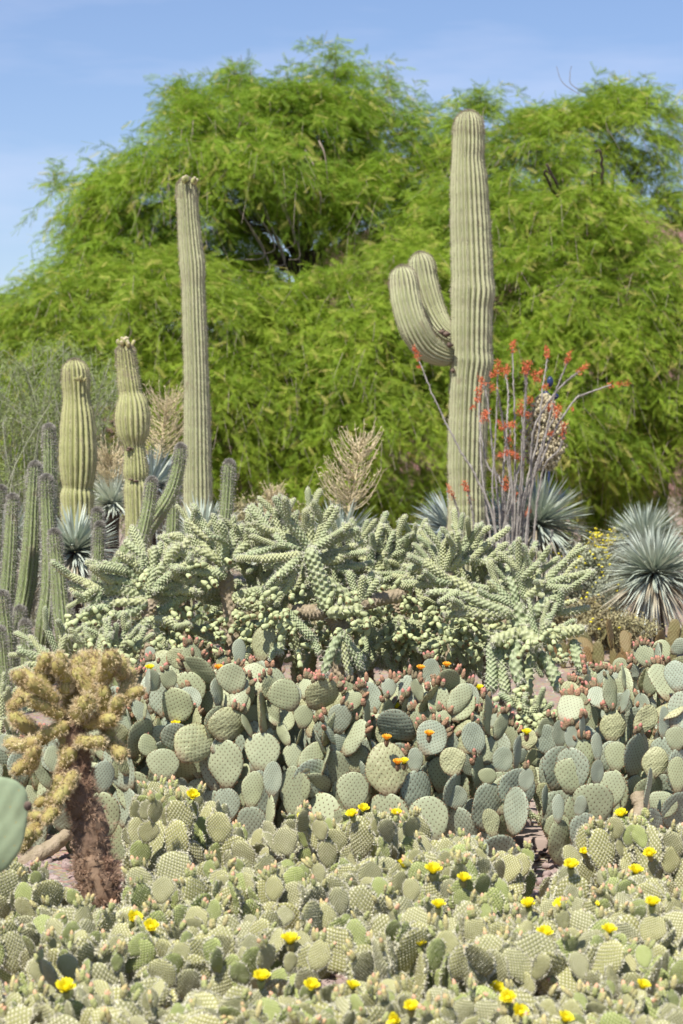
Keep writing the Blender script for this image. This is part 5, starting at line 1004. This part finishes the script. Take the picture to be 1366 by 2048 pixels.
tree('mesquite', 'largest feathery mesquite, dome-shaped, with a dark hollow of bare limbs in its middle', 31, 600,
     [(560, 285, 31, 175, 95, 620), (700, 300, 31.5, 150, 110, 520), (400, 345, 30.5, 150, 110, 480), (830, 330, 32, 110, 110, 360), (300, 400, 30.5, 115, 76, 320), (225, 410, 31, 48, 52, 100), (180, 560, 30.6, 60, 60, 120), (265, 520, 30.5, 105, 75, 260), (395, 450, 30.2, 50, 75, 120), (750, 440, 30.5, 90, 85, 260), (560, 330, 29.6, 110, 36, 130),
      (820, 470, 31, 100, 90, 260), (270, 600, 30.6, 110, 60, 190), (185, 500, 31, 50, 50, 60), (560, 200, 31.5, 90, 40, 110), (440, 230, 31.2, 80, 50, 110), (470, 575, 31.6, 100, 40, 200), (390, 520, 31.2, 80, 55, 180), (560, 470, 32.4, 120, 60, 150), (645, 165, 31.5, 40, 45, 60), (500, 190, 31.5, 60, 35, 60), (745, 190, 31.8, 38, 38, 36), (120, 385, 31, 45, 18, 14)],
     [[(600, 1172, 31, .16), (600, 800, 31, .15), (610, 620, 31, .14), (600, 520, 31, .12), (560, 440, 31, .09), (520, 400, 30.8, .07), (450, 330, 30.5, .04)], [(600, 540, 31, .12), (540, 500, 30.8, .09), (480, 440, 30.7, .07), (400, 400, 30.6, .05), (250, 420, 30.6, .03)],
      [(602, 520, 31, .11), (620, 440, 31.1, .08), (640, 360, 31.3, .06), (690, 260, 31.5, .03)], [(605, 540, 31, .10), (660, 470, 31, .06), (760, 400, 31.2, .04), (850, 330, 31.6, .02)], [(600, 600, 31, .1), (500, 590, 30.8, .07), (400, 600, 30.7, .05), (280, 560, 30.6, .03)]]+rand_limbs(590, 490, 30.8, 22, 4, 200, 150, .035),
     1, bare=[[(610+a*14, 300+b*9, 29.9, .014), (630+a*10, 340+b*14, 29.8, .010), (625+a*16, 400+b*10, 29.8, .006)] for a, b in ((-8, 11), (-6, 13), (-3, 12), (0, 0), (-5, 16), (-10, 12), (1, 3), (-9, 14), (-4, 10), (2, -2))]
     +[[(480, 160, 31.4, .006), (470, 140, 31.4, .004), (462, 112, 31.4, .003)], [(478, 165, 31.4, .006), (484, 140, 31.4, .004), (482, 110, 31.4, .003)], [(668, 170, 31.5, .006), (672, 120, 31.5, .004), (669, 85, 31.5, .003)], [(772, 190, 31.5, .005), (776, 150, 31.5, .004), (772, 128, 31.5, .003)]])
tree('mesquite', 'weeping bright green tree filling the middle left behind the saguaros', 28.5, 330,
     [(330, 640, 28.5, 190, 110, 620), (150, 680, 28.6, 150, 110, 440), (500, 675, 28.5, 150, 95, 460), (60, 760, 28.6, 110, 120, 300), (230, 820, 28.2, 170, 120, 420), (420, 820, 28.2, 160, 140, 480), (550, 800, 28.2, 110, 150, 380), (480, 960, 28, 150, 70, 260), (120, 950, 28.3, 160, 80, 260), (300, 960, 28, 120, 80, 180)],
     [[(330, 1194, 28.5, .12), (330, 900, 28.5, .1), (320, 700, 28.5, .06)]]+rand_limbs(330, 800, 28.6, 10, 5, 200, 150, .04), 2, bright=1)
tree('mesquite', 'weeping bright green tree behind the straw stalk, between the slender and the tallest saguaro', 28.3, 720,
     [(700, 665, 28.4, 160, 95, 520), (830, 600, 28.6, 120, 110, 380), (640, 780, 28.1, 120, 130, 420), (790, 780, 28.1, 140, 150, 520), (690, 900, 27.9, 140, 90, 320), (830, 930, 28, 110, 110, 280), (880, 800, 28.3, 80, 130, 220), (620, 960, 28, 90, 50, 110), (850, 1030, 28, 70, 60, 90)],
     [[(730, 1196, 28.3, .12), (720, 900, 28.3, .1), (720, 700, 28.5, .06)]]+rand_limbs(720, 800, 28.4, 10, 6, 160, 150, .04), 3, bright=1)
tree('mesquite', 'broad feathery tree rising behind the ocotillo and right of the tallest saguaro', 29.5, 1180,
     [(1080, 330, 30.5, 130, 90, 300), (980, 300, 31, 80, 80, 160), (1230, 290, 30.5, 110, 80, 190), (1180, 220, 30.8, 60, 36, 50), (1290, 240, 30.8, 60, 40, 70), (1366, 350, 31, 60, 70, 110), (1160, 300, 30.8, 70, 60, 110), (1120, 480, 29.6, 170, 110, 520), (960, 480, 29.8, 110, 110, 320), (1270, 450, 30.2, 100, 70, 160), (1050, 620, 29, 150, 110, 460), (1220, 600, 29, 160, 120, 520), (1350, 640, 29, 110, 120, 320), (1180, 740, 28.6, 170, 90, 480), (1320, 780, 28.7, 110, 90, 300), (1040, 760, 28.8, 110, 100, 280), (1100, 860, 28.3, 110, 90, 280), (1200, 890, 28.4, 60, 70, 110), (1020, 920, 28.6, 70, 90, 120), (1366, 860, 28.5, 40, 40, 50), (1300, 850, 29.6, 120, 50, 220), (1200, 860, 29.6, 120, 50, 200)],
     [[(1260, 1180, 29.8, .15), (1255, 1000, 29.8, .14), (1230, 850, 29.8, .12), (1200, 650, 29.8, .08), (1180, 400, 30.2, .03)], [(1256, 1000, 29.8, .12), (1310, 920, 29.6, .08), (1350, 850, 29.5, .05), (1420, 800, 29.5, .03)], [(1256, 960, 29.8, .1), (1150, 880, 29.6, .07), (1050, 800, 29.5, .04)]]+rand_limbs(1200, 620, 29.8, 16, 8, 170, 300, .05), 4, bright=.6,
     bare=[[(1290, 900, 28.2, .012), (1325, 930, 28.2, .014), (1345, 960, 28.2, .01), (1350, 990, 28.2, .006)], [(1240, 215, 30.8, .006), (1150, 175, 30.8, .005), (1140, 150, 30.8, .004), (1143, 132, 30.8, .003)], [(1160, 190, 30.8, .005), (1125, 165, 30.8, .004), (1113, 133, 30.8, .003)], [(1060, 600, 28.4, .01), (1120, 570, 28.3, .008), (1190, 555, 28.3, .005)]])
tree('mesquite', 'smaller distant tree against the cloud at the left edge', 36, 30,
     [(50, 630, 36, 75, 45, 170), (-20, 680, 36, 80, 70, 160), (100, 660, 36, 70, 50, 130), (20, 720, 36, 100, 60, 140)], [[(30, 1138, 36, .1), (30, 800, 36, .08), (40, 650, 36, .03)]], 5, bright=.3)
tree('mesquite', 'shaded tree in the dark gap behind the right yuccas', 33, 1330,
     [(1330, 990, 29.9, 130, 70, 200), (1190, 1010, 29.9, 100, 60, 150), (1366, 920, 29.9, 90, 80, 120), (1000, 1030, 33, 120, 80, 160), (780, 1050, 32, 160, 80, 220), (560, 1040, 32, 160, 70, 200)], [[(1330, 1157, 33, .1), (1330, 980, 33, .06), (1340, 900, 33, .03)]], 6)
